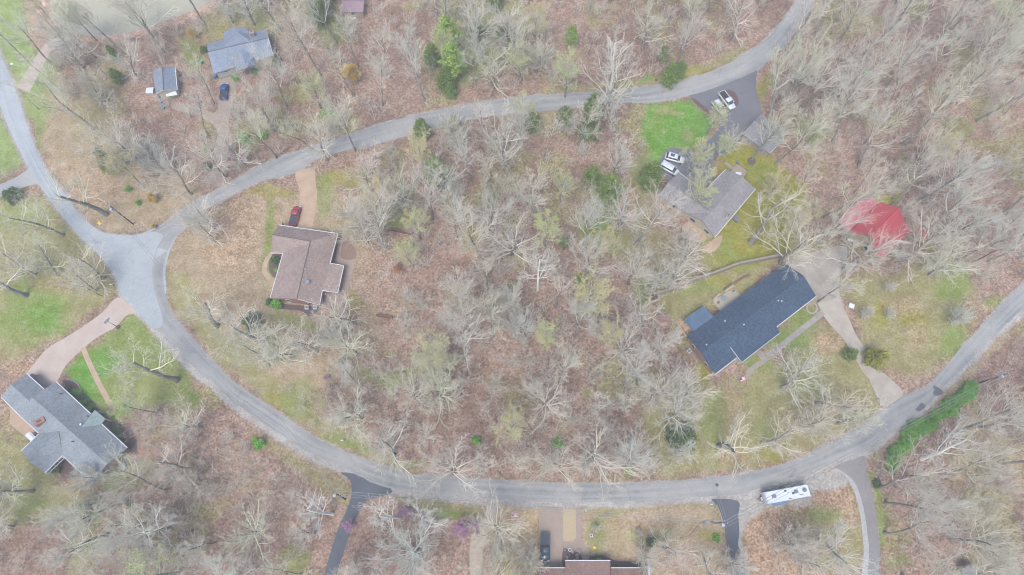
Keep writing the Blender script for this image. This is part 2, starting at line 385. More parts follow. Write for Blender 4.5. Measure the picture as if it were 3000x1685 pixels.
# ------------------------------------------------------------------ ground
GC = {  # what covers the ground
 'litter': (160, 136, 120), 'litter2': (132, 110, 97), 'rust': (176, 150, 122), 'tan': (172, 156, 126), 'straw': (194, 174, 136),
 'olive': (152, 150, 100), 'green': (128, 148, 74), 'bright': (106, 152, 58), 'lime': (146, 168, 98), 'moss': (146, 146, 44),
 'gravel': (176, 174, 168), 'mud': (202, 170, 148), 'earth': (120, 102, 94), 'grey': (165, 155, 148)}
def E(t, cx, cy, rx, ry, s=.8): return (t, ('e', cx, cy, rx, ry), s)
def G(t, poly, s=.9, f=30): return (t, ('p', poly, f), s)
ZONES = [
 G('tan', [(60, 200), (200, 250), (300, 400), (430, 480), (600, 560), (470, 670), (340, 700), (240, 620), (140, 480), (90, 350)], .85, 30),
 G('lime', [(-50, -50), (70, -50), (100, 120), (150, 170), (150, 260), (110, 330), (100, 400), (60, 250), (-50, 100)], .9, 30),
 G('lime', [(-60, 250), (20, 370), (70, 480), (-60, 560)], .9, 20), E('green', 120, 250, 40, 90, .5),
 E('mud', 130, 60, 60, 90, .7), E('rust', 280, 540, 120, 90, .6), E('green', 100, 420, 25, 90, .5),
 G('olive', [(-60, 560), (130, 560), (300, 740), (350, 860), (100, 1030), (-60, 1120)], .9, 25),
 E('green', 110, 900, 120, 80, .8), E('lime', 60, 640, 90, 50, .4), E('bright', 130, 930, 70, 50, .6), E('green', 40, 960, 90, 60, .6), E('rust', 150, 840, 70, 25, .5), E('rust', 60, 1070, 60, 50, .7),
 G('green', [(180, 1090), (240, 1020), (340, 960), (400, 910), (560, 1100), (600, 1180), (420, 1190), (320, 1250)], .85, 20),
 E('bright', 240, 1110, 60, 70, .9), E('bright', 300, 1060, 60, 60, .8), E('bright', 350, 1200, 40, 40, .6), E('olive', 430, 1120, 110, 60, .5),
 G('olive', [(-60, 1190), (60, 1290), (140, 1410), (260, 1450), (300, 1500), (-60, 1560)], .8, 30), E('green', 330, 1400, 70, 45, .7), E('green', 255, 1530, 60, 50, .6), E('green', 90, 1480, 50, 40, .4), E('olive', 420, 1370, 60, 60, .6), E('moss', 230, 1640, 60, 40, .3),
 # corner lot between the roads
 G('tan', [(480, 700), (560, 650), (800, 560), (1000, 560), (1090, 760), (1110, 1000), (1000, 1100), (830, 1200), (600, 1010), (490, 850)], .8, 30),
 E('rust', 680, 680, 110, 110, .6), E('litter', 980, 950, 120, 90, .7), E('litter', 1060, 820, 60, 90, .5), E('green', 795, 700, 24, 130, .75), E('green', 1130, 620, 60, 50, .7), E('moss', 1000, 520, 110, 40, .55), E('green', 950, 560, 40, 70, .5), E('moss', 1050, 880, 25, 60, .4), E('olive', 700, 1000, 160, 60, .5), E('green', 1130, 1105, 80, 30, .7), E('green', 860, 935, 80, 20, .5), E('moss', 780, 560, 90, 25, .5), E('green', 1150, 470, 60, 50, .3),
 G('olive', [(487, 800), (530, 920), (640, 1060), (760, 1160), (930, 1270), (1090, 1345), (1219, 1390), (1160, 1345), (1000, 1270), (860, 1150), (720, 1030), (600, 900), (540, 800)], .8, 16),
 E('green', 880, 1160, 50, 70, .5), E('green', 1180, 1365, 80, 12, .7), E('moss', 800, 1180, 70, 30, .4), E('green', 1000, 1300, 90, 25, .5),
 # north side
 E('green', 560, 170, 40, 50, .6), E('olive', 640, 90, 60, 60, .4), E('litter2', 450, 120, 120, 60, .3), E('moss', 850, 270, 60, 30, .4), E('green', 720, 400, 50, 40, .4), E('green', 790, 350, 60, 60, .4), E('green', 990, 100, 60, 50, .6), E('green', 760, 60, 40, 50, .4), E('olive', 870, 360, 70, 40, .5), E('olive', 300, 350, 100, 140, .5), E('green', 330, 200, 60, 50, .3), E('litter2', 440, 350, 80, 50, .4),
 E('olive', 1650, 170, 60, 60, .5), E('green', 1420, 110, 120, 110, .5), E('litter2', 1900, 160, 260, 120, .25), E('olive', 1500, 60, 50, 60, .4), E('green', 1350, 210, 50, 60, .5),
 G('olive', [(1560, 276), (1780, 240), (1950, 225), (2080, 180), (2200, 120), (2150, 185), (2040, 226), (1900, 255), (1700, 272)], .8, 10), E('bright', 1900, 238, 30, 9, .6), E('moss', 2060, 210, 50, 10, .6),
 # green lawn and the mossy yard
 G('bright', [(1890, 302), (1960, 295), (2025, 288), (2060, 320), (2100, 360), (2075, 400), (2030, 435), (1960, 440), (1930, 480), (1900, 470), (1880, 380)], .95, 12), E('green', 1880, 500, 50, 90, .6), E('olive', 1950, 320, 50, 25, .5),
 G('moss', [(2110, 440), (2180, 400), (2240, 440), (2290, 480), (2350, 540), (2350, 640), (2320, 740), (2200, 790), (2080, 800), (2040, 720), (2100, 640), (2200, 560), (2160, 480)], .85, 18),
 E('moss', 2160, 470, 60, 40, .8), E('green', 2160, 760, 70, 40, .6), E('green', 2110, 700, 60, 40, .5), E('moss', 2110, 770, 70, 30, .5),
 G('olive', [(1700, 560), (1900, 520), (1940, 660), (2080, 740), (2150, 800), (1960, 860), (1880, 760), (1720, 740)], .6, 40),
 E('green', 1770, 690, 70, 50, .9), E('green', 1800, 590, 60, 50, .6), E('bright', 1790, 560, 30, 20, .4), E('rust', 1850, 600, 30, 60, .7), E('green', 1880, 860, 45, 70, .8), E('green', 1940, 790, 60, 40, .4), E('moss', 1980, 860, 50, 50, .3),
 E('green', 2240, 500, 60, 40, .4), E('green', 2370, 380, 60, 50, .6), E('moss', 2240, 250, 20, 70, .7), E('green', 2600, 350, 50, 30, .5), E('green', 2690, 30, 50, 30, .5), E('green', 2400, 170, 30, 20, .6), E('green', 2800, 370, 40, 30, .4), E('green', 2540, 210, 40, 30, .4), E('green', 2960, 30, 50, 30, .5),
 E('moss', 2610, 560, 40, 40, .55), E('moss', 2710, 720, 40, 30, .5),
 G('olive', [(1925, 880), (1960, 850), (2120, 800), (2290, 755), (2200, 840), (2060, 930), (1960, 985)], .85, 14), E('green', 2060, 860, 60, 20, .5), E('moss', 2100, 830, 60, 20, .5), E('litter', 2110, 890, 50, 40, .3), E('olive', 1960, 330, 50, 20, .6), E('olive', 2030, 400, 30, 18, .5), E('rust', 2014, 336, 8, 4, .7), E('rust', 1948, 397, 9, 4, .7), E('green', 1920, 360, 30, 50, .6),
 # navy house lot
 G('olive', [(1900, 1080), (2080, 1130), (2260, 1060), (2420, 930), (2500, 1000), (2560, 1080), (2580, 1180), (2480, 1270), (2240, 1360), (1950, 1405), (1890, 1300)], .85, 25),
 E('moss', 2050, 1070, 22, 50, .8), E('green', 2290, 985, 100, 40, .9), E('green', 2350, 930, 50, 40, .8), E('green', 2220, 1060, 60, 30, .8), E('rust', 2430, 990, 50, 40, .7), E('rust', 2130, 1180, 50, 60, .4), E('green', 2080, 1220, 40, 80, .5), E('moss', 2010, 1260, 60, 60, .3), E('rust', 2170, 1330, 60, 30, .5), E('moss', 2270, 1330, 50, 30, .5), E('green', 2360, 1120, 60, 50, .4), E('rust', 2480, 1180, 60, 50, .4), E('litter', 2380, 1230, 90, 50, .5), E('green', 2260, 1250, 50, 50, .3),
 G('olive', [(2480, 830), (2560, 800), (2800, 740), (2870, 880), (2860, 940), (2720, 1090), (2560, 1110), (2520, 1000)], .8, 25),
 E('green', 2790, 840, 70, 50, .8), E('green', 2790, 1000, 55, 70, .8), E('moss', 2660, 940, 45, 40, .6), E('moss', 2570, 930, 25, 60, .6), E('rust', 2640, 900, 60, 50, .4), E('litter', 2870, 870, 60, 60, .7), E('green', 2920, 880, 60, 20, .6), E('moss', 2560, 640, 30, 40, .3), E('rust', 2680, 990, 30, 50, .4),
 G('tan', [(3050, 900), (2960, 980), (2860, 1090), (2760, 1190), (2680, 1260), (2590, 1330), (2560, 1340), (2620, 1280), (2800, 1110), (3050, 850)], .8, 10),
 # south side of the road
 G('tan', [(1702, 1486), (2094, 1476), (2125, 1600), (2060, 1720), (1720, 1720), (1702, 1600)], .9, 8),
 E('green', 1750, 1560, 40, 50, .6), E('green', 1740, 1630, 40, 25, .5), E('olive', 1800, 1500, 90, 18, .6), E('green', 1940, 1570, 50, 20, .5), E('litter', 1980, 1650, 80, 50, .7), E('moss', 2080, 1570, 30, 20, .5), E('bright', 2100, 1575, 14, 9, .9), E('rust', 1870, 1530, 90, 30, .4), E('lime', 1840, 1560, 30, 20, .3),
 G('straw', [(1465, 1486), (1578, 1486), (1578, 1665), (1450, 1700), (1430, 1560)], .85, 8), E('rust', 1500, 1530, 40, 30, .5), E('olive', 1480, 1640, 50, 40, .7),
 G('rust', [(2175, 1500), (2300, 1470), (2450, 1420), (2500, 1460), (2520, 1560), (2530, 1720), (2180, 1720)], .7, 14),
 E('olive', 2400, 1550, 80, 60, .6), E('green', 2400, 1510, 50, 30, .5), E('moss', 2360, 1475, 30, 10, .6), E('olive', 2500, 1600, 30, 90, .6), E('green', 2420, 1660, 60, 30, .4),
 G('green', [(2548, 1390), (2560, 1380), (2590, 1500), (2596, 1600), (2580, 1590), (2570, 1500)], .8, 6), E('green', 2640, 1650, 50, 25, .5),
 E('olive', 1000, 1400, 120, 60, .0), G('olive', [(740, 1270), (860, 1320), (960, 1380), (1020, 1420), (1010, 1470), (940, 1440), (860, 1380)], .6, 20), G('olive', [(1160, 1450), (1400, 1478), (1420, 1500), (1300, 1520), (1180, 1470)], .8, 8), E('green', 1320, 1497, 50, 14, .7), E('green', 860, 1640, 60, 40, .5),
 # centre wood
 E('green', 1290, 500, 50, 50, .4), E('olive', 1180, 560, 70, 60, .4), E('green', 1440, 590, 30, 30, .4), E('moss', 1390, 700, 40, 60, .4), E('green', 1700, 820, 35, 25, .4), E('moss', 1330, 880, 40, 30, .4), E('green', 1185, 720, 40, 25, .8),
 E('green', 1850, 1390, 25, 16, .8), E('green', 1720, 1350, 30, 20, .5), E('green', 1730, 1150, 15, 12, .6), E('green', 1880, 1120, 30, 30, .4), E('green', 1195, 1080, 40, 20, .5), E('litter2', 1400, 1200, 200, 100, .3), E('litter2', 1700, 900, 150, 120, .25), E('litter2', 1450, 450, 80, 120, .35),
 E('litter2', 2500, 250, 250, 160, .2), E('litter2', 2800, 560, 160, 90, .3), E('litter2', 2750, 1330, 120, 140, .3), E('litter2', 560, 1560, 160, 80, .25), E('litter2', 1250, 1600, 90, 60, .35),
]
POND = [(100, -120), (140, 0), (160, 45), (190, 82), (245, 104), (330, 101), (420, 84), (520, 48), (600, 14), (640, -40), (660, -120)]
POND_BANK = [(60, -120), (110, 0), (130, 60), (170, 110), (250, 125), (340, 120), (430, 102), (540, 66), (630, 30), (680, -30), (700, -120)]
def smooth01(x): x = np.clip(x, 0, 1); return x * x * (3 - 2 * x)
xs = np.concatenate([[-3000, -1200, -600, -350, -240], np.arange(-178, 178.1, .42), [240, 350, 600, 1200, 3000]])
ys = np.concatenate([[-3000, -1200, -500, -200, -80], np.arange(-24, 172.1, .42), [220, 320, 500, 1200, 3000]])
GX, GY = np.meshgrid(xs, ys, indexing='ij')
Xf, Yf = GX.ravel(), GY.ravel()
Yc = np.minimum(Yf, 300.0)
PX, PY = proj(Xf, Yc)
wx = (fbm(Xf, Yf, 9, 1, 5) - .5) * 75; wy = (fbm(Xf, Yf, 9, 77, 5) - .5) * 75
clr = np.zeros((len(Xf), 3), np.float32); gr = np.zeros(len(Xf), np.float32)
def gl(t): return np.array([lin(c) * ALB for c in GC[t]], np.float32)
clr[:] = gl('litter')
k0 = smooth01((fbm(Xf, Yf, 14, 33, 5) - .42) * 5)[:, None]
clr = clr * (1 - .6 * k0) + gl('litter2') * .6 * k0
k0 = smooth01((fbm(Xf, Yf, 11, 53, 5) - .54) * 7)[:, None]
clr = clr * (1 - .6 * k0) + gl('olive') * .6 * k0
brk = fbm(Xf, Yf, 3.2, 5, 4)
for t, sh, s in ZONES:
    if sh[0] == 'e':
        _, cx, cy, rx, ry = sh
        f = 1.15 - np.sqrt(((PX + wx - cx) / rx) ** 2 + ((PY + wy - cy) / ry) ** 2)
        wgt = smooth01(f * 1.6 + (brk - .5) * 1.3) * s
    else:
        poly, fe = sh[1], sh[2]
        k = min(1.0, fe / 30)
        sd = poly_sd(PX + wx * k, PY + wy * k, poly)
        wgt = smooth01(.5 + sd / (2 * fe) + (brk - .5) * .9) * s
    wgt = wgt.astype(np.float32)
    clr = clr * (1 - wgt[:, None]) + gl(t) * wgt[:, None]
    if t in ('olive', 'green', 'bright', 'lime', 'moss', 'tan', 'straw'): gr = gr * (1 - wgt) + wgt
    else: gr = gr * (1 - wgt)
def paint(t, poly, off, fe, s=1.0):
    global clr, gr
    sd = poly_sd(PX + (brk - .5) * 14, PY + (brk - .5) * 10, poly) + off
    wgt = (smooth01(.5 + sd / (2 * fe) + (fbm(Xf, Yf, 1.1, 8, 3) - .5) * .9) * s).astype(np.float32)
    clr = clr * (1 - wgt[:, None]) + gl(t) * wgt[:, None]; gr = gr * (1 - wgt) + (wgt if t == 'gravel' else 0)
for r in ROADS: paint('litter2', r, 7, 4, .4)
for k_, r in enumerate(ROADS): paint('gravel', r, 5 if k_ == 2 else 2, 3, .75)
paint('gravel', [(x, y + 4) for x, y in LO_O] + [(x, y - 14) for x, y in LO_O[::-1]], 3, 4, .9)
paint('gravel', [(2165, 1465), (2250, 1440), (2453, 1375), (2500, 1400), (2470, 1425), (2380, 1440), (2370, 1480), (2240, 1490), (2175, 1540), (2170, 1600), (2200, 1720), (2140, 1720), (2150, 1600)], 2, 6, .9)
paint('mud', POND_BANK, 0, 8, .9)
paint('mud', [(60, -60), (130, -60), (150, 90), (120, 130), (100, 60)], 0, 14, .5)
gcol = GC
# gentle shallow ditch and swells only where nothing stands on them: keep the sheet level, texture does the rest
nx, ny = len(xs), len(ys)
me = bpy.data.meshes.new('ground')
Z = np.zeros(len(Xf)); 
me.vertices.add(nx * ny); me.vertices.foreach_set('co', np.stack([Xf, Yf, Z], 1).ravel())
I = np.arange(nx * ny).reshape(nx, ny)
q = np.stack([I[:-1, :-1], I[1:, :-1], I[1:, 1:], I[:-1, 1:]], -1).reshape(-1, 4)
me.loops.add(q.size); me.loops.foreach_set('vertex_index', q.ravel())
me.polygons.add(len(q)); me.polygons.foreach_set('loop_start', np.arange(len(q)) * 4)
me.update(calc_edges=True)
ca = me.attributes.new('cover', 'FLOAT_COLOR', 'POINT')
ca.data.foreach_set('color', np.concatenate([clr, gr[:, None]], 1).astype(np.float32).ravel())
gm = bpy.data.materials.new('ground_cover'); gm.use_nodes = True; t = gm.node_tree; b = t.nodes['Principled BSDF']
b.inputs['Roughness'].default_value = 1; b.inputs['Specular IOR Level'].default_value = .05
at = t.nodes.new('ShaderNodeAttribute'); at.attribute_name = 'cover'
tc = t.nodes.new('ShaderNodeTexCoord')
def N(scale, det=6, rough=.7):
    n = t.nodes.new('ShaderNodeTexNoise'); n.inputs['Scale'].default_value = scale; n.inputs['Detail'].default_value = det; n.inputs['Roughness'].default_value = rough
    t.links.new(tc.outputs['Object'], n.inputs['Vector']); return n
def MR(src, a, b_, c_, d_):
    r = t.nodes.new('ShaderNodeMapRange'); r.inputs[1].default_value = a; r.inputs[2].default_value = b_; r.inputs[3].default_value = c_; r.inputs[4].default_value = d_
    t.links.new(src, r.inputs[0]); return r.outputs[0]
def MA(op, a, b_):
    r = t.nodes.new('ShaderNodeMath'); r.operation = op
    for i, s_ in enumerate((a, b_)):
        if isinstance(s_, float): r.inputs[i].default_value = s_
        else: t.links.new(s_, r.inputs[i])
    return r.outputs[0]
nA = N(2.2, 8, .75); nB = N(.35, 7, .65); nC = N(.06, 4); 
vo = t.nodes.new('ShaderNodeTexVoronoi'); vo.inputs['Scale'].default_value = 2.8; t.links.new(tc.outputs['Object'], vo.inputs['Vector'])
sp = t.nodes.new('ShaderNodeSeparateColor'); t.links.new(vo.outputs['Color'], sp.inputs[0])
leaf = MR(sp.outputs[0], 0, 1, .62, 1.42)
amt = MR(at.outputs['Alpha'], 0, 1, 1.0, .28)
leafm = MA('MULTIPLY_ADD', MA('SUBTRACT', leaf, 1.0), amt)
leafm.node.inputs[2].default_value = 1.0
v1 = MR(nA.outputs[0], .3, .7, .66, 1.34); v2 = MR(nB.outputs[0], .3, .7, .78, 1.22); v3 = MR(nC.outputs[0], .35, .65, .94, 1.06)
val = MA('MULTIPLY', MA('MULTIPLY', v1, v2), MA('MULTIPLY', v3, leafm))
hs = t.nodes.new('ShaderNodeHueSaturation'); t.links.new(at.outputs['Color'], hs.inputs['Color']); t.links.new(val, hs.inputs['Value'])
t.links.new(MR(N(.9, 4).outputs[0], .3, .7, .488, .512), hs.inputs['Hue'])
t.links.new(MR(nB.outputs[0], .3, .7, 1.15, .85), hs.inputs['Saturation'])
t.links.new(hs.outputs[0], b.inputs['Base Color'])
bp = t.nodes.new('ShaderNodeBump'); bp.inputs['Strength'].default_value = .5; bp.inputs['Distance'].default_value = .12
t.links.new(nA.outputs[0], bp.inputs['Height']); t.links.new(bp.outputs[0], b.inputs['Normal'])
tag(link('ground', me, gm), kind='structure')

# ------------------------------------------------------------------ roads, drives, paths, pond
strip('road', UP_T, UP_B, .020, M['asphalt'], 320, (.2, .1), rag=.22)
strip('road', LO_I, LO_O, .034, M['asphalt'], 420, (.1, 1.0), rag=.3)
strip('road', WE_L, WE_R, .027, M['asphalt_light'], 120, (.3, .4), rag=.3)
flat('road', JUNC, .10, M['asphalt_light'])
flat('road', JUNC2, .016, M['asphalt_light'])
def ribpoly(name, pts, wdt, z, m, thick=0, **k): return flat(name, ribbon(pts, wdt), z, m, smooth=False, thick=thick, **k)
S1 = [(1000, 1384), (1027, 1409), (1029, 1452), (1015, 1495), (992, 1546), (969, 1616), (949, 1685), (935, 1760), (975, 1760), (986, 1685), (1004, 1628), (1019, 1581), (1039, 1526), (1058, 1491), (1080, 1464), (1150, 1441), (1090, 1400)]
S2 = [(1414, 1474), (1429, 1486), (1410, 1534), (1383, 1569), (1375, 1628), (1379, 1700), (1380, 1760), (1406, 1760), (1408, 1700), (1414, 1628), (1422, 1589), (1449, 1530), (1465, 1486), (1480, 1476)]
S4 = [(2088, 1462), (2096, 1478), (2110, 1510), (2122, 1560), (2130, 1600), (2140, 1640), (2150, 1760), (2190, 1760), (2180, 1640), (2163, 1600), (2166, 1560), (2163, 1510), (2162, 1468)]
S5 = [(2446, 1366), (2462, 1382), (2500, 1412), (2518, 1452), (2530, 1510), (2536, 1569), (2540, 1628), (2528, 1700), (2520, 1760), (2570, 1760), (2574, 1690), (2578, 1608), (2570, 1530), (2558, 1452), (2541, 1393), (2535, 1338), (2500, 1346)]
D1 = [(2560, 1140), (2590, 1194), (2646, 1157), (2618, 1118), (2585, 1092), (2545, 1082), (2545, 1105)]
D2 = [(2300, 770), (2360, 745), (2470, 720), (2480, 760), (2462, 800), (2455, 831), (2467, 889), (2490, 940), (2511, 986), (2575, 1082), (2540, 1105), (2478, 1002), (2440, 960), (2415, 928), (2393, 885), (2370, 850), (2340, 810)]
D3 = [(346, 872), (300, 915), (240, 959), (190, 990), (139, 1021), (105, 1060), (78, 1100), (90, 1150), (130, 1150), (166, 1120), (193, 1071), (248, 1017), (290, 985), (337, 959), (370, 925), (398, 912)]
D4 = [(866, 506), (878, 560), (876, 600), (862, 650), (850, 690), (910, 690), (914, 674), (924, 617), (929, 569), (924, 530), (918, 494)]
D5 = [(2018, 281), (2080, 262), (2150, 235), (2197, 213), (2218, 200), (2214, 260), (2232, 330), (2200, 400), (2130, 440), (2090, 470), (2085, 530), (2050, 565), (2000, 570), (1935, 505), (1935, 470), (1962, 434), (2030, 441), (2062, 420), (2105, 378), (2095, 335), (2060, 312)]
D6 = [(48, 256), (86, 270), (129, 188), (150, 150), (215, 108), (200, 85), (160, 100), (115, 150), (93, 184), (70, 220)]
D7 = [(606, 530), (626, 480), (632, 430), (636, 380), (600, 350), (560, 335), (505, 318), (510, 298), (580, 315), (632, 330), (640, 290), (646, 235), (688, 230), (690, 275), (672, 340), (668, 430), (664, 500), (655, 545)]
S3 = [(1578, 1484), (1650, 1484), (1651, 1700), (1580, 1700)]
flat('driveway', S1, .012, M['asphalt_dark']); flat('gravel_track', S2, .010, M['track_gravel'])
flat('driveway', S3, .012, M['aggregate'], False); flat('driveway', S4, .014, M['asphalt_dark']); flat('driveway', S5, .012, M['asphalt_brown'])
flat('driveway', D1, .012, M['concrete']); flat('driveway', D2, .014, M['concrete']); flat('driveway', D3, .012, M['concrete_pink'])
flat('driveway', D4, .012, M['concrete_tan']); flat('driveway', D5, .014, M['asphalt_mid']); flat('driveway', D6, .012, M['concrete_pink'], False)
flat('gravel_track', [(-60, 546), (0, 540), (60, 512), (100, 486), (140, 530), (80, 545), (0, 576), (-60, 592)], .012, M['gravel'])
flat('gravel_track', D7, .010, M['dirt_drive'])
flat('path', [(1687, 1489), (1702, 1489), (1703, 1580), (1722, 1610), (1728, 1650), (1712, 1655), (1700, 1620), (1651, 1605), (1652, 1583), (1685, 1580)], .022, M['aggregate'], False)
flat('gravel_bed', [(1650, 1491), (1687, 1491), (1687, 1575), (1678, 1586), (1650, 1586)], .026, M['straw_gravel'], False)
flat('gravel_strip', [(2446, 1372), (2480, 1400), (2506, 1450), (2520, 1510), (2527, 1569), (2530, 1628), (2518, 1760), (2532, 1760), (2546, 1628), (2542, 1569), (2534, 1510), (2520, 1452), (2502, 1410), (2466, 1380)], .018, M['gravel'])
WALK_B = [(242, 1018), (269, 1080), (298, 1140), (329, 1198), (318, 1222)]
ribpoly('path', WALK_B, 1.15, .018, M['concrete_tan'])
WALK_C = [(2412, 915), (2330, 980), (2250, 1045), (2228, 1052), (2212, 1075), (2188, 1095), (2172, 1120)]
ribpoly('path', WALK_C[:3], 1.3, .018, M['concrete_grey']); ribpoly('path', [(2252, 1043), (2236, 1060), (2222, 1066), (2205, 1080), (2195, 1088), (2190, 1105)], 1.1, .024, M['stone'])
ribpoly('path', [(2222, 1030), (2238, 1052)], 1.4, .030, M['concrete_grey'])
ribpoly('path', [(800, 738), (782, 760), (774, 793), (788, 815), (806, 840)], 1.1, .018, M['concrete_tan'])
flat('patio', [(994, 699), (1008, 701), (998, 755), (1040, 760), (1032, 800), (1020, 850), (1006, 885), (936, 900), (940, 780), (980, 770)], .018, M['aggregate'], False)
flat('patio', [(30, 1190), (28, 1240), (92, 1296), (140, 1260), (90, 1200)], .018, M['concrete_tan'], False)
flat('patio', [(2088, 882), (2148, 845), (2175, 870), (2120, 925)], .018, M['concrete'], False)
pond = flat('pond', POND, .03, None, True)
pm = mat('pond_water', col(186, 184, 162), .35, col(176, 176, 156), .03, 3, .0, spec=.25); pond.data.materials.clear(); pond.data.materials.append(pm)
# flower beds and mulch
def bed(poly, label, m='mulch', edge=None):
    o = flat('flower_bed', poly, .02, M[m], True, label=label, kind='structure')
    return o
bed([(183, 1118), (205, 1114), (230, 1128), (235, 1150), (262, 1180), (290, 1200), (300, 1215), (270, 1215), (225, 1160)], 'dark mulch bed along the grey roofed house')
bed([(318, 1245), (345, 1232), (372, 1240), (400, 1290), (398, 1330), (372, 1318)], 'dark mulch bed beyond the porch')
bed([(185, 1340), (215, 1345), (245, 1390), (205, 1402), (175, 1390)], 'mulch bed in the corner of the grey roofed house')
bed([(798, 745), (824, 748), (812, 815), (788, 790)], 'planted bed beside the curved walk')
bed([(968, 770), (984, 700), (992, 702), (976, 772)], 'narrow bed beside the patio')
bed([(1010, 702), (1038, 725), (1040, 758), (998, 755)], 'brown leaf filled bed beside patio', 'brown_leaves')
bed([(786, 875), (830, 890), (935, 900), (930, 915), (905, 928), (880, 910), (800, 902)], 'mulch bed below the brick gable')
bed([(1652, 1606), (1690, 1602), (1709, 1615), (1711, 1650), (1652, 1660)], 'dark bed of stones by the bottom house')
bed([(1728, 1632), (1760, 1626), (1800, 1640), (1850, 1645), (1890, 1645), (1890, 1665), (1728, 1665)], 'mulch bed along the lower eave')
bed([(2026, 292), (2036, 290), (2078, 325), (2070, 332)], 'mulch island at the edge of green lawn')
bed([(2125, 266), (2150, 268), (2163, 290), (2160, 310), (2140, 300)], 'leaf covered island in the dark driveway')
bed([(2122, 420), (2155, 418), (2150, 435), (2132, 442)], 'dark mulch ring under the garage tree')
bed([(2190, 465), (2208, 460), (2215, 475), (2205, 485), (2192, 480)], 'mulch ring round a trunk in mossy yard')
flat('dirt_pad', [(2000, 660), (2030, 650), (2070, 690), (2050, 710), (2005, 690)], .02, M['concrete_tan']); flat('dirt_pad', [(2060, 725), (2110, 690), (2115, 705), (2095, 735), (2075, 740)], .02, M['concrete_tan'])
flat('dirt_circle', [(349, 1217), (360, 1210), (371, 1216), (372, 1228), (361, 1237), (350, 1230)], .02, M['timber_brown'])
for q_ in ([(2765, 1150), (2740, 1130), (2733, 1135), (2738, 1142), (2733, 1150), (2742, 1160)], [(2700, 1180), (2712, 1190), (2695, 1205), (2682, 1200), (2690, 1190)]):
    flat('tar_patch', q_, .10, mat('tar', col(110, 112, 118), .9))
bm = B(); c = P(2100, 1421); cyl(bm, c.x, c.y, .05, .10, .35, 20); tag(obj('manhole_cover', bm, M['iron']), 'round dark manhole cover set in the lower road', 'manhole cover')

# ------------------------------------------------------------------ buildings
TREE_KEEPOUT = []
def K(pts, ox, oy, s): return [(ox + x / s, oy + y / s, z) for x, y, z in pts]
def boundary(faces):
    es = {}
    for f in faces:
        for a, b in zip(f, f[1:] + f[:1]): es[(a, b)] = 1
    nxt = {a: b for (a, b) in es if (b, a) not in es}
    loops = []
    while nxt:
        s0, b_ = nxt.popitem(); loop = [s0]; 
        while b_ != s0:
            loop.append(b_); b_ = nxt.pop(b_)
        loops.append(loop)
    return loops
def roof_part(name, V, faces, m, parent, th=.16, label=None):
    bm = B()
    top = [bm.verts.new(v) for v in V]; bot = [bm.verts.new(v - Vector((0, 0, th))) for v in V]
    for f in faces:
        bm.faces.new([top[i] for i in f]); bm.faces.new([bot[i] for i in f[::-1]])
    for L in boundary(faces):
        for a, b_ in zip(L, L[1:] + L[:1]): bm.faces.new([top[b_], top[a], bot[a], bot[b_]])
    bmesh.ops.triangulate(bm, faces=[f for f in bm.faces if len(f.verts) > 3])
    bmesh.ops.recalc_face_normals(bm, faces=bm.faces)
    o = obj(name, bm, m, parent)
    if label: tag(o, label)
    return o
def orient(V, faces):
    out = []
    for f in faces:
        a = sum((V[f[i]].x * V[f[(i + 1) % len(f)]].y - V[f[(i + 1) % len(f)]].x * V[f[i]].y) for i in range(len(f)))
        out.append(list(f) if a > 0 else list(f)[::-1])
    return out
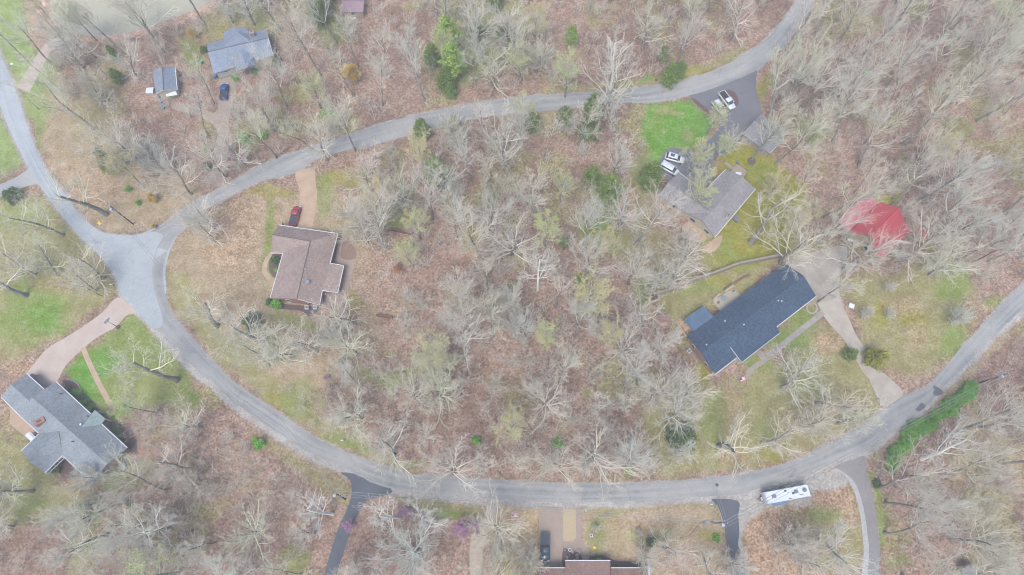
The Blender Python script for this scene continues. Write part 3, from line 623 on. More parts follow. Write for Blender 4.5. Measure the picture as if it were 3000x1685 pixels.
def house(name, label, verts, faces, wallm, roofm, cat='house', inset=.45, trim='trim_white', trim_edges=None, win_edges=None, door_edges=(), ridges=(),
          wallgap=.17, open_walls=False, frame='trim_white', glass='glass', winw=1.1, group=None):
    V = [P(x, y, z) for x, y, z in verts]
    faces = orient(V, faces)
    c = sum(V, Vector()) / len(V); base = Vector((c.x, c.y, 0))
    t = thing(name, label, cat, base, group=group)
    V = [v - base for v in V]
    rf = roof_part('roof', V, faces, roofm, t)
    TREE_KEEPOUT.append([(V[i] + base).to_2d() for i in boundary(faces)[0]])
    wall = B(); trims = B(); ti = 0
    for L in boundary(faces):
        n = len(L); pin = []
        for k in range(n):
            p, a, b_ = V[L[k]], V[L[k - 1]], V[L[(k + 1) % n]]
            e1 = (p - a).to_2d(); e2 = (b_ - p).to_2d(); e1.normalize(); e2.normalize()
            n1, n2 = Vector((-e1.y, e1.x)), Vector((-e2.y, e2.x))
            s_ = n1 + n2
            if s_.length < .2: s_ = n1
            s_.normalize(); d = inset / max(.35, s_.dot(n1))
            pin.append(Vector((p.x + s_.x * d, p.y + s_.y * d, p.z - wallgap)))
        tops = [wall.verts.new(p) for p in pin]; bots = [wall.verts.new((p.x, p.y, 0)) for p in pin]
        if not open_walls:
            for k in range(n):
                j = (k + 1) % n; wall.faces.new([bots[k], bots[j], tops[j], tops[k]])
        else:
            for k in range(n):
                cyl(wall, pin[k].x, pin[k].y, 0, pin[k].z, .09, 8)
        for k in range(n):
            a, b_ = L[k], L[(k + 1) % n]; A, Bv = V[a], V[b_]
            ln = (Bv - A).length; d = (Bv - A).normalized(); nn = Vector((d.y, -d.x, 0)).normalized()
            eave = abs(A.z - Bv.z) < .35
            if trim and (trim_edges is None or (a, b_) in trim_edges or (b_, a) in trim_edges):
                w_ = .16 if eave else .09
                q = [A + nn * .003, Bv + nn * .003, Bv + nn * w_, A + nn * w_]
                up = Vector((0, 0, .025)); dn = Vector((0, 0, -.17))
                vs = [trims.verts.new(x + dn) for x in q] + [trims.verts.new(x + up) for x in q]
                for f in ((3, 2, 1, 0), (4, 5, 6, 7), (0, 1, 5, 4), (1, 2, 6, 5), (2, 3, 7, 6), (3, 0, 4, 7)): trims.faces.new([vs[i] for i in f])
            if open_walls: continue
            A2, B2 = pin[k], pin[(k + 1) % n]; A2 = Vector((A2.x, A2.y, 0)); B2 = Vector((B2.x, B2.y, 0))
            l2 = (B2 - A2).length; d2 = (B2 - A2).normalized(); n2 = Vector((d2.y, -d2.x, 0)); ang = math.atan2(d2.y, d2.x)
            if win_edges is not None and not ((a, b_) in win_edges or (b_, a) in win_edges): continue
            if l2 < 3: continue
            cnt = max(1, int(l2 / 3.8))
            for wi in range(cnt):
                p = A2 + d2 * (l2 * (wi + .5) / cnt)
                fr = B(); bx(fr, -winw / 2, winw / 2, -.05, .02, .95, 2.15, ang, p + n2 * .02); f_o = obj('window', fr, M[frame], t)
                gl_ = B(); bx(gl_, -winw / 2 + .09, winw / 2 - .09, -.06, -.051, 1.04, 2.06, ang, p + n2 * .02)
                for sgn in (-1,): bx(gl_, -.02, .02, -.062, -.0611, 1.04, 2.06, ang, p + n2 * .02)
                gp = obj('pane', gl_, M[glass], f_o)
        for de in door_edges:
            if de[0] in L:
                k = L.index(de[0]); A2, B2 = pin[k], pin[(k + 1) % n]; A2 = Vector((A2.x, A2.y, 0)); B2 = Vector((B2.x, B2.y, 0))
                d2 = (B2 - A2).normalized(); ang = math.atan2(d2.y, d2.x); n2 = Vector((d2.y, -d2.x, 0)); l2 = (B2 - A2).length
                p = A2 + d2 * (l2 * de[1]) + n2 * .025
                wd = de[2]; ht = 2.1
                db = B(); bx(db, -wd / 2, wd / 2, -.05, .02, .05, ht, ang, p)
                if wd > 2:
                    for z in (.55, 1.05, 1.55): bx(db, -wd / 2 + .1, wd / 2 - .1, -.07, -.051, z - .2, z + .2, ang, p)
                do = obj('garage_door' if wd > 2 else 'door', db, M['door_white'], t)
                hb = B(); bx(hb, wd * .35, wd * .35 + .12, -.11, -.053, .98, 1.04, ang, p); obj('handle', hb, M['iron'], do)
    bmesh.ops.recalc_face_normals(wall, faces=wall.faces)
    obj('wall' if not open_walls else 'post', wall, wallm, t)
    if trim: obj('gutter', trims, M[trim], t)
    else: trims.free()
    if ridges:
        rb = B()
        for a, b_ in ridges: tube(rb, [V[a] + Vector((0, 0, .02)), V[b_] + Vector((0, 0, .02))], .10, 5)
        obj('ridge_cap', rb, M['ridge_dark'] if isinstance(ridges, list) else roofm, t)
    return t, V, base
def roofz(V, face, x, y):
    a, b_, c = V[face[0]], V[face[1]], V[face[2]]; n = (b_ - a).cross(c - a)
    return a.z - (n.x * (x - a.x) + n.y * (y - a.y)) / n.z
def on_roof(t, base, px, py, z, kind, m, s=1.0, ang=0):
    p = P(px, py, z) - base; bm = B()
    if kind == 'chimney':
        bx(bm, -.45 * s, .45 * s, -.35 * s, .35 * s, -1.2, 1.1, ang, p); o = obj('chimney', bm, m, t)
        b2 = B(); bx(b2, -.52 * s, .52 * s, -.42 * s, .42 * s, 1.1, 1.22, ang, p); cap = obj('cap', b2, M['concrete_grey'], o)
        b3 = B(); cyl(b3, p.x, p.y, p.z + 1.22, p.z + 1.5, .14, 10); obj('flue', b3, M['iron'], o)
    else:
        cyl(bm, p.x, p.y, p.z - .4, p.z + .35, .09 * s, 10); cyl(bm, p.x, p.y, p.z + .35, p.z + .42, .16 * s, 10); obj('vent_pipe', bm, m, t)

# brown roofed house
ev, rg = 2.8, 5.2
VA = [(816, 660, ev), (989, 685, ev), (966, 772, ev), (1006, 779, 2.45), (989, 857, 2.45), (944, 850, ev), (935, 893, ev), (869.6, 875, rg), (792, 874, ev), (830, 741, ev), (793, 740, ev), (798, 688, rg), (909, 707, rg)]
FA = [[0, 11, 12, 1], [12, 1, 2, 5, 6, 7], [2, 3, 4, 5], [11, 10, 9, 12], [12, 9, 8, 7]]
hA, V_, bA = house('brick_house', 'brick house with a brown shingle L-shaped roof at the end of tan driveway', VA, FA, M['brick'], M['shingle_brown'],
      trim_edges=[(0, 1), (1, 2), (2, 3), (3, 4), (4, 5), (5, 6), (9, 10), (8, 9), (6, 7)], win_edges=[(0, 1), (8, 9), (6, 7), (7, 8), (9, 10), (3, 4)], door_edges=[(0, .2, 4.8), (8, .5, 1.0)], ridges=[(11, 12), (12, 7)])
on_roof(hA, bA, 902, 828, 4.6, 'vent', M['steel'], 3.0)
on_roof(hA, bA, 895, 790, 4.9, 'vent', M['trim_white'], .8)

# grey roofed house by the lower left drive
ga = [(310, 60, 2.8), (125, 185, 4.7), (20, 335, 2.8), (245, 560, 2.8), (345, 385, 4.7), (515, 245, 2.8),
      (655, 155, 2.8), (375, 335, 5.4), (1262, 1120, 5.4), (1495, 935, 2.8), (1090, 1355, 2.8), (735, 1015, 2.8), (465, 765, 2.8),
      (255, 970, 2.8), (345, 1090, 4.7), (525, 1230, 2.8), (690, 740, 4.7), (245, 560, 2.8)]
VB = K(ga, 0, 1080, 4.02)
FB = [[0, 1, 4, 5], [1, 2, 3, 4], [6, 7, 8, 9], [7, 17, 12, 16, 11, 10, 8], [13, 14, 16, 12], [14, 15, 11, 16]]
# garage wing and the long main roof are separate sheets that meet in a valley
hB, V_, bB = house('ranch_house', 'long grey shingle roofed ranch house with side wings beside curved walkway', VB, FB, M['brick_pink'], M['shingle_grey'],
      trim_edges=[(5, 0), (3, 2), (6, 9), (12, 17), (12, 13), (15, 11), (11, 10)], win_edges=[(6, 9), (9, 8), (8, 10), (11, 10), (12, 13), (15, 11)], door_edges=[(0, .5, 4.8)], ridges=[])
PV = K([(1118, 486, 4.3), (905, 762, 4.3), (1068, 545, 2.9), (1242, 592, 2.9), (1188, 655, 2.9)], 0, 1080, 4.02)
pv = [P(*v) - bB for v in PV]
po = roof_part('porch_roof', pv, orient(pv, [[0, 1, 2], [0, 3, 4, 1]]), M['shingle_teal'], hB, label='lighter green grey gabled porch roof')
for k in (0, 2, 3): bm = B(); cyl(bm, pv[k].x * .985, pv[k].y * .985, 0, 2.75, .12, 8); obj('porch_post', bm, M['trim_white'], hB)
p = P(0 + 490 / 4.02, 1080 + 625 / 4.02, 3.9) - bB
bm = B(); bx(bm, -1.1, 1.1, -.6, .6, -1.2, .9, math.radians(30), p); ch = obj('chimney', bm, M['brick'], hB)
bm = B(); bx(bm, -.5, .5, -.25, .25, .9, .93, math.radians(30), p); obj('flue', bm, M['iron'], ch)
for x, y, z in ((718, 295, 3.6), (1040, 562, 3.2), (862, 860, 5), (1357, 920, 3.3)): on_roof(hB, bB, x / 4.02, 1080 + y / 4.02, z, 'vent', M['iron'])
for x, y, z in ((960, 660, 4), (1185, 1180, 3.6)): on_roof(hB, bB, x / 4.02, 1080 + y / 4.02, z, 'vent', M['trim_white'], 1.5)
# pergola at the inner corner
def pergola(pts, label, beams=4):
    q = [P(x, y, 2.5) for x, y in pts]; c = sum(q, Vector()) / 4; c.z = 0
    t = thing('pergola', label, 'pergola', c); q = [v - c for v in q]
    for v in q:
        bm = B(); cyl(bm, v.x, v.y, 0, 2.5, .07, 6); obj('post', bm, M['trim_white'], t)
    for k in range(beams):
        u = k / (beams - 1); bm = B(); tube(bm, [q[0].lerp(q[1], u) + Vector((0, 0, .1)), q[3].lerp(q[2], u) + Vector((0, 0, .1))], .07, 4); obj('beam', bm, M['trim_white'], t)
    for a, b_ in ((0, 1), (3, 2)):
        bm = B(); tube(bm, [q[a], q[b_]], .07, 4); obj('rafter', bm, M['trim_white'], t)
pergola([(134, 1384), (182, 1339), (188, 1343), (140, 1389)], 'narrow white pergola frame along the eave of grey wing', 5)

# navy roofed house
o8 = lambda L: K(L, 1880, 740, 3.807)
VC = o8([(505, 925, 2.8), (668, 1112, 5.2), (812, 1360, 2.8), (1945, 485, 2.8), (1810, 262, 5.2), (1600, 122, 2.8)])
hC, V_, bC = house('navy_roof_house', 'long brick house under a dark navy blue shingle roof', VC, [[0, 1, 4, 5], [1, 2, 3, 4]], M['brick_pink'], M['shingle_navy'],
      trim_edges=[(2, 3)], win_edges=[(0, 1), (1, 2), (2, 3)], door_edges=[(2, .45, 1.0)], glass='glass', trim='trim_white')
cv = [P(*v) - bC for v in o8([(915, 962, 4.35), (1398, 655, 4.35), (1545, 892, 3.05), (1115, 1226, 3.05)])]
roof_part('front_roof', cv, orient(cv, [[0, 1, 2, 3]]), M['shingle_navy'], hC, .35, 'raised navy roof section over the front porch')
bm = B()
a, b_ = cv[3], cv[2]
tube(bm, [a + Vector((0, 0, -.05)), b_ + Vector((0, 0, -.05))], .09, 4); tube(bm, [cv[0] + Vector((0, 0, .03)), cv[3] + Vector((0, 0, .03))], .07, 4)
obj('gutter', bm, M['trim_white'], hC)
for k in range(5):
    bm = B(); v = cv[3].lerp(cv[2], .03 + .235 * k); v = v + (cv[0] - cv[3]).normalized() * .5; cyl(bm, v.x, v.y, 0, 2.9, .1, 8)
    obj('porch_post', bm, M['trim_white'], hC)
bm = B(); v = cv[3].lerp(cv[2], .5); d = (cv[2] - cv[3]); an = math.atan2(d.y, d.x); bx(bm, -d.length / 2 + .3, d.length / 2 - .3, .1, 1.9, 0, .15, an, (v.x, v.y, 0)); obj('porch_slab', bm, M['concrete'], hC)
pt = o8([(470, 742, 2.5), (690, 592, 2.6), (802, 714, 2.85), (582, 878, 2.85)])
pvv = [P(*v) - bC for v in pt]
for v in pvv[2:]: v.z += .0
roof_part('patio_roof', pvv, orient(pvv, [[0, 1, 2, 3]]), M['blue_metal'], hC, .08, 'ribbed steel blue metal patio roof')
bm = B()
for k in (0, 1): cyl(bm, pvv[k].x * .97, pvv[k].y * .97, 0, 2.42, .07, 6)
obj('patio_post', bm, M['trim_white'], hC)
for x, y, z in ((925, 768, 4.0), (1135, 808, 4.9), (718, 1032, 4.7), (1517, 543, 4.6), (1556, 546, 4.5)): on_roof(hC, bC, 1880 + x / 3.807, 740 + y / 3.807, z, 'vent', M['trim_white'])
on_roof(hC, bC, 1880 + 1110 / 3.807, 740 + 1190 / 3.807, 1.2, 'vent', M['steel'], 2)

# taupe roofed house
o9 = lambda L: K(L, 1900, 460, 5.167)
VD = o9([(150, 578, 2.8), (300, 383, 4.8), (455, 235, 2.8), (850, 520, 2.8), (1170, 190, 2.8), (1415, 300, 4.8), (1615, 480, 2.8), (1000, 1215, 2.8), (818, 968, 4.8), (560, 850, 2.8), (932, 841, 4.8)])
FD = [[0, 1, 10, 9], [1, 2, 3, 10], [10, 3, 4, 5], [9, 10, 8], [5, 6, 7, 8, 10]]
hD, V_, bD = house('taupe_roof_house', 'cream walled house with a taupe L-shaped roof beside the mossy yard', VD, FD, M['siding_cream'], M['shingle_taupe'],
      trim_edges=[(2, 3), (3, 4), (6, 7)], win_edges=[(0, 9), (9, 8), (8, 7), (6, 7), (3, 4)], door_edges=[(2, .5, 4.8)], winw=1.6)
on_roof(hD, bD, 1900 + 1190 / 5.167, 460 + 915 / 5.167, 3.6, 'chimney', M['siding_cream'], .8, .8)

# blue grey roofed house up by the pond
oE = lambda L: K(L, 420, 60, 5.564)
VE = oE([(1035, 375, 2.8), (2005, 135, 2.8), (2035, 287, 5.0), (2115, 575, 2.8), (1150, 868, 2.8), (1050, 515, 5.0)])
hE, V_, bE = house('blue_grey_house', 'house with pale blue grey roof among bare trees near the pond', VE, [[0, 5, 2, 1], [5, 4, 3, 2]], M['siding_cream'], M['shingle_blue'],
      trim_edges=[(1, 2), (2, 3)], win_edges=[(3, 4)], door_edges=[(4, .15, 4.5)], ridges=[(5, 2)])
ne = [P(*v) - bE for v in oE([(1310, 195, 2.8), (1460, 100, 2.9), (1695, 110, 2.9), (1722, 205, 2.8), (1745, 330, 4.6), (1330, 420, 4.6), (1530, 190, 4.4)])]
roof_part('sunroom_roof', ne, orient(ne, [[0, 1, 6], [1, 2, 6], [2, 3, 4, 6], [0, 6, 5], [6, 4, 5]]), M['shingle_blue'], hE, .2)
bm = B()
cen = sum((Vector((v.x, v.y, 0)) for v in ne[:4]), Vector()) / 4
vs = [ne[k] for k in (0, 1, 2, 3)]; tp = [bm.verts.new((cen.x + (v.x - cen.x) * .9, cen.y + (v.y - cen.y) * .9, v.z - .22)) for v in vs]; bt = [bm.verts.new((v.co.x, v.co.y, 0)) for v in tp]
for k in range(3): bm.faces.new([bt[k], bt[k + 1], tp[k + 1], tp[k]])
obj('sunroom_wall', bm, M['siding_cream'], hE)
se = [P(*v) - bE for v in oE([(1500, 832, 2.75), (1590, 480, 4.6), (1690, 770, 4.6), (1832, 740, 2.75), (1800, 560, 3.6)])]
roof_part('front_gable', se, orient(se, [[0, 2, 1], [1, 2, 3, 4]]), M['shingle_blue'], hE, .2)
on_roof(hE, bE, 420 + 1788 / 5.564, 60 + 240 / 5.564, 3.9, 'chimney', M['brick_pink'], 1.2, .2)

VF = oE([(145, 822, 2.5), (310, 755, 4.2), (512, 760, 2.5), (548, 1128, 2.5), (328, 1133, 4.2), (210, 1190, 2.5)])
hF, V_, bF = house('outbuilding', 'small outbuilding with pale blue grey gable roof and white awning', VF, [[0, 1, 4, 5], [1, 2, 3, 4]], M['siding_cream'], M['shingle_blue'], cat='shed', inset=.3,
      trim_edges=[(3, 4), (4, 5), (2, 3)], win_edges=[(2, 3)], ridges=[(1, 4)])
aw = [P(*v) - bF for v in oE([(352, 1172, 2.2), (528, 1152, 2.2), (552, 1212, 1.9), (378, 1243, 1.9)])]
roof_part('awning', aw, orient(aw, [[0, 1, 2, 3]]), M['canvas_white'], hF, .06)
bm = B()
for k in (2, 3): cyl(bm, aw[k].x, aw[k].y, 0, 1.85, .05, 6)
obj('awning_post', bm, M['trim_white'], hF)

# red barn
oG = lambda L: K(L, 2420, 520, 5.567)
VG = oG([(878, 405, 4.0), (1190, 490, 6.2), (1292, 742, 4.0), (800, 1222, 4.0), (733, 950, 6.2), (385, 895, 4.0)])
hG, V_, bG = house('red_barn', 'barn with a bright red metal roof and open lean-tos in the woods', VG, [[0, 1, 4, 5], [1, 2, 3, 4]], M['siding_tan'], M['red_metal'], cat='barn', trim=None, win_edges=[(3, 4)], ridges=((1, 4),))
for nm, L, m_, lb in (('lean_to_roof', [(862, 398, 3.7), (372, 890, 3.7), (185, 722, 2.5), (640, 283, 2.5)], 'pink_metal', 'faded pinkish red lean-to roof'), ('lean_to_roof', [(1300, 745, 3.8), (1382, 862, 2.6), (885, 1338, 2.6), (806, 1232, 3.8)], 'red_metal', None)):
    q = [P(*v) - bG for v in oG(L)]
    roof_part(nm, q, orient(q, [[0, 1, 2, 3]]), M[m_], hG, .06, lb)
    bm = B(); cen = sum(q, Vector()) / 4
    for k in ((2, 3) if m_ == 'pink_metal' else (1, 2)):
        cyl(bm, cen.x + (q[k].x - cen.x) * .95, cen.y + (q[k].y - cen.y) * .95, 0, 2.5, .1, 6)
    obj('post', bm, M['timber_brown'], hG)

# garage beside the dark driveway
oJ = lambda L: K(L, 1920, 240, 4.521)
VJ = oJ([(1150, 690, 2.8), (1512, 948, 2.8), (1685, 765, 4.5), (1752, 668, 2.8), (1400, 425, 2.8), (1318, 505, 4.5)])
hJ, V_, bJ = house('garage', 'detached garage with grey gable roof and tan wall above the mossy yard', VJ, [[0, 1, 2, 5], [5, 2, 3, 4]], M['siding_tan'], M['shingle_taupe'], cat='garage', inset=.3, trim_edges=[(1, 2), (2, 3)], win_edges=[(0, 1)], ridges=[(5, 2)], glass='glass_light')

# house whose front eaves close the bottom of the view
oI = lambda L: K(L, 1480, 1400, 5.077)
VI = oI([(445, 1345, 2.8), (893, 1345, 2.8), (893, 1760, 5.0), (893, 2150, 2.8), (445, 2150, 2.8), (445, 1760, 5.0)])
VI2 = oI([(895, 1235, 3.1), (1565, 1235, 3.1), (1565, 1760, 5.6), (1565, 2200, 3.1), (895, 2200, 3.1), (895, 1760, 5.6), (1572, 1345, 2.8), (2108, 1345, 2.8), (2108, 1760, 5.0), (2108, 2150, 2.8), (1572, 2150, 2.8), (1572, 1760, 5.0)])
VV = VI + VI2
hI, V_, bI = house('brown_roof_house', 'house with three stepped brown roof sections cut off by the bottom picture edge', VV, [[0, 1, 2, 5], [5, 2, 3, 4], [6, 7, 8, 11], [11, 8, 9, 10], [12, 13, 14, 17], [17, 14, 15, 16]], M['brick'], M['shingle_redbrown'],
     trim_edges=[(0, 1), (6, 7), (12, 13)], win_edges=[(6, 7), (12, 13)], door_edges=[(0, .5, 4.6)])

VK = [(1000, 36, 2.4), (1064, 36, 2.4), (1066, 4, 3.6), (1066, -22, 2.4), (1000, -22, 2.4), (1000, 4, 3.6)]
hK, V_, bK = house('woodland_shed', 'small shed with a mauve metal roof at the top picture edge', VK, [[0, 1, 2, 5], [5, 2, 3, 4]], M['siding_tan'], M['roof_mauve'], cat='shed', inset=.3, trim=None, win_edges=[(0, 1)])
VL = [(2816, 1667, 2.5), (2864, 1652, 2.5), (2882, 1690, 2.5), (2870, 1740, 2.5), (2846, 1740, 2.5), (2840, 1660, 3.6)]
VL = [(2816, 1667, 2.3), (2838, 1657, 3.3), (2866, 1652, 2.3), (2890, 1730, 2.3), (2862, 1738, 3.3), (2838, 1746, 2.3)]
hL, V_, bL = house('corner_shed', 'cream walled shed with dull mauve grey roof at the lower corner woods', VL, [[0, 1, 4, 5], [1, 2, 3, 4]], M['siding_cream'], M['shingle_taupe'], cat='shed', inset=.25, trim=None, win_edges=[(0, 5)])

# ------------------------------------------------------------------ fences, decks, walls, steps
def fence(pts, label, m, h=1.8, name='fence', th=.05, step=2.4, pm='timber_brown', boards=True):
    q = [P(x, y, 0) for x, y in pts]; base = q[0].copy(); t = thing(name, label, 'fence', base); bm = B()
    k_ = 0
    for a, b_ in zip(q, q[1:]):
        L = (b_ - a).length; an = math.atan2((b_ - a).y, (b_ - a).x); n = max(1, int(L / .3))
        for i in range(n):
            x0 = L * i / n; hh = h + .05 * math.sin(i * 2.3 + k_)
            bx(bm, x0 + .004, x0 + L / n - .008, -th / 2 + (.02 if i % 2 else 0), th / 2 + (.02 if i % 2 else 0), .05, hh, an, a - base)
        pn = max(1, int(L / step))
        for i in range(pn + 1):
            c = a.lerp(b_, i / pn) - base; pb = B(); bx(pb, -.06, .06, .06, .18, 0, h + .1, an, c); obj('post', pb, M[pm], t)
        for z in (.5, h - .3): bx(bm, 0, L, .05, .09, z, z + .09, an, a - base)
        k_ += 1
    obj('boards', bm, M[m], t)
    return t
fence([(1912, 868), (1975, 849), (2000, 845)], 'weathered grey board fence run at the dog-leg corner', 'timber_grey', th=.5)
fence([(1957, 848), (2002, 832)], 'short new orange tan stretch of board fence', 'timber_tan', th=.55, h=1.85)
fence([(2004, 832), (2080, 808), (2160, 778), (2240, 762), (2290, 752)], 'long weathered grey board fence between the mossy yard and navy roof', 'timber_grey', th=.5)
fence([(1899, 860), (1903, 895), (1912, 930), (1918, 945)], 'tan board fence beside the circular stone bed', 'timber_tan', th=.3)
fence([(1070, 664), (1140, 674), (1210, 688)], 'low brownish fence running from fan-shaped tree into the wood', 'timber_brown', h=1.1, th=.35)
fence([(1105, 925), (1150, 933)], 'short low fence length beside the twiggy grey brown tree', 'timber_brown', h=1.1, th=.4)
def edging(name, pts, label, m, r=.14, closed=False, cat='edging'):
    q = [P(x, y, 0) for x, y in (crom(pts, 5, closed))]; base = q[0].copy(); bm = B()
    if closed: q = q + [q[0]]
    for a, b_ in zip(q, q[1:]):
        L = (b_ - a).length; n = max(1, int(L / .42)); an = math.atan2((b_ - a).y, (b_ - a).x)
        for i in range(n):
            c = a.lerp(b_, (i + .5) / n) - base; s_ = random.uniform(.85, 1.15)
            bx(bm, -.19 * s_, .19 * s_, -r * s_, r * s_, 0, .13 + random.random() * .06, an + random.uniform(-.12, .12), c, .85)
    o = obj(name, bm, M[m]); o.location = base
    return tag(o, label, cat)
def ring(cx, cy, rx, ry, n=14): return [(cx + rx * math.cos(2 * math.pi * k / n), cy + ry * math.sin(2 * math.pi * k / n)) for k in range(n)]
edging('stone_ring', ring(2162, 1121, 27, 26), 'circular brick ring bed with small flag beside the stone path', 'brick_edge', .16, True)
edging('stone_ring', ring(2378, 903, 15, 15), 'small round stone ring bed by the concrete drive', 'stone', .2, True)
edging('stone_ring', [(1744, 1550), (1752, 1541), (1757, 1549), (1752, 1561), (1736, 1573), (1732, 1565)], 'teardrop edging round the bed in south lawn', 'brick_edge', .1, True)
edging('stone_ring', ring(1869, 1556, 6, 9, 10), 'small oval stone ring around a bare sapling', 'brick_edge', .1, True)
edging('bed_edging', [(1728, 1630), (1750, 1626), (1775, 1628), (1795, 1638), (1815, 1642), (1850, 1642)], 'curved tan edging along the lower mulch bed', 'brick_edge', .09)
edging('bed_edging', [(1896, 1600), (1905, 1578), (1925, 1579), (1962, 1575), (1971, 1588)], 'wavy edging beside the teal shrub in south yard', 'brick_edge', .09)
edging('bed_edging', [(1990, 1577), (2020, 1570), (2042, 1545), (2055, 1530), (2080, 1524)], 'long thin pink edging curving towards utility pole', 'brick_edge', .07)
edging('stone_border', [(2099, 1480), (2108, 1500), (2115, 1522), (2120, 1545), (2122, 1562)], 'pale stone border along the dark cracked driveway', 'stone', .12)
edging('stone_border', [(2536, 1348), (2540, 1390), (2546, 1408)], 'pale stone border where the curved drive meets road', 'stone', .12)
edging('bed_edging', [(2024, 293), (2038, 308), (2060, 325), (2074, 334)], 'stone edging of mulch island at dark driveway mouth', 'brick_edge', .1)
edging('bed_edging', [(300, 1198), (285, 1188), (262, 1172), (240, 1150), (230, 1128), (214, 1116), (196, 1112)], 'stone edging curving round shrubs by the grey roof', 'stone', .1)
edging('bed_edging', [(786, 880), (800, 902), (840, 908), (878, 912), (892, 926), (912, 928), (932, 912)], 'edging round the bed below the brick gable', 'stone', .09)
edging('stone_steps', [(2120, 848), (2132, 840), (2140, 832), (2150, 832), (2162, 822), (2182, 810), (2196, 804)], 'row of dark timber steps climbing the sloping lawn', 'timber_brown', .3)
def slab(name, pts, label, m, h, cat, z0=0.0):
    q = [P(x, y, h) for x, y in pts]; c = sum(q, Vector()) / len(q); c.z = 0; bm = B()
    top = [bm.verts.new(v - c) for v in q]; bot = [bm.verts.new(Vector((v.x, v.y, z0)) - Vector((c.x, c.y, 0))) for v in q]
    bm.faces.new(top); bm.faces.new(bot[::-1])
    for k in range(len(q)): j = (k + 1) % len(q); bm.faces.new([bot[k], bot[j], top[j], top[k]])
    bmesh.ops.recalc_face_normals(bm, faces=bm.faces); t = thing(name, label, cat, c); obj('platform', bm, M[m], t)
    return t, c, q
t, c, q = slab('deck', [(2140, 502), (2159, 480), (2190, 502), (2180, 520), (2168, 518)], 'grey wooden deck at the back of taupe roofed house', 'timber_grey', .5, 'deck')
for k in range(4):
    bm = B(); a_, b_ = q[k] - c, q[k + 1] - c; tube(bm, [a_ + Vector((0, 0, .9)), b_ + Vector((0, 0, .9))], .05, 4); cyl(bm, a_.x, a_.y, .5, 1.4, .05, 6); obj('railing', bm, M['timber_grey'], t)
slab('boardwalk', [(2122, 480), (2127, 473), (2150, 490), (2146, 500)], 'weathered boardwalk leading to the grey deck', 'timber_grey', .25, 'boardwalk')
slab('hatch', [(2148, 640), (2158, 630), (2170, 637), (2160, 650)], 'slate grey square hatch beside the long taupe eave', 'plastic_grey', .8, 'hatch')
slab('cabinet', [(350, 1360), (362, 1352), (370, 1366), (358, 1380)], 'pale teal box beside the corner of grey roof', 'shingle_teal', 1.0, 'box')
slab('bench_platform', [(1548, 1683), (1560, 1668), (1569, 1672), (1560, 1690)], 'tan slatted timber platform beside bottom house', 'timber_tan', .4, 'platform')
slab('bench', [(2156, 503), (2173, 506), (2171, 513), (2155, 509)], 'pale bench cushion box on grey deck', 'canvas_white', .95, 'bench', .5)

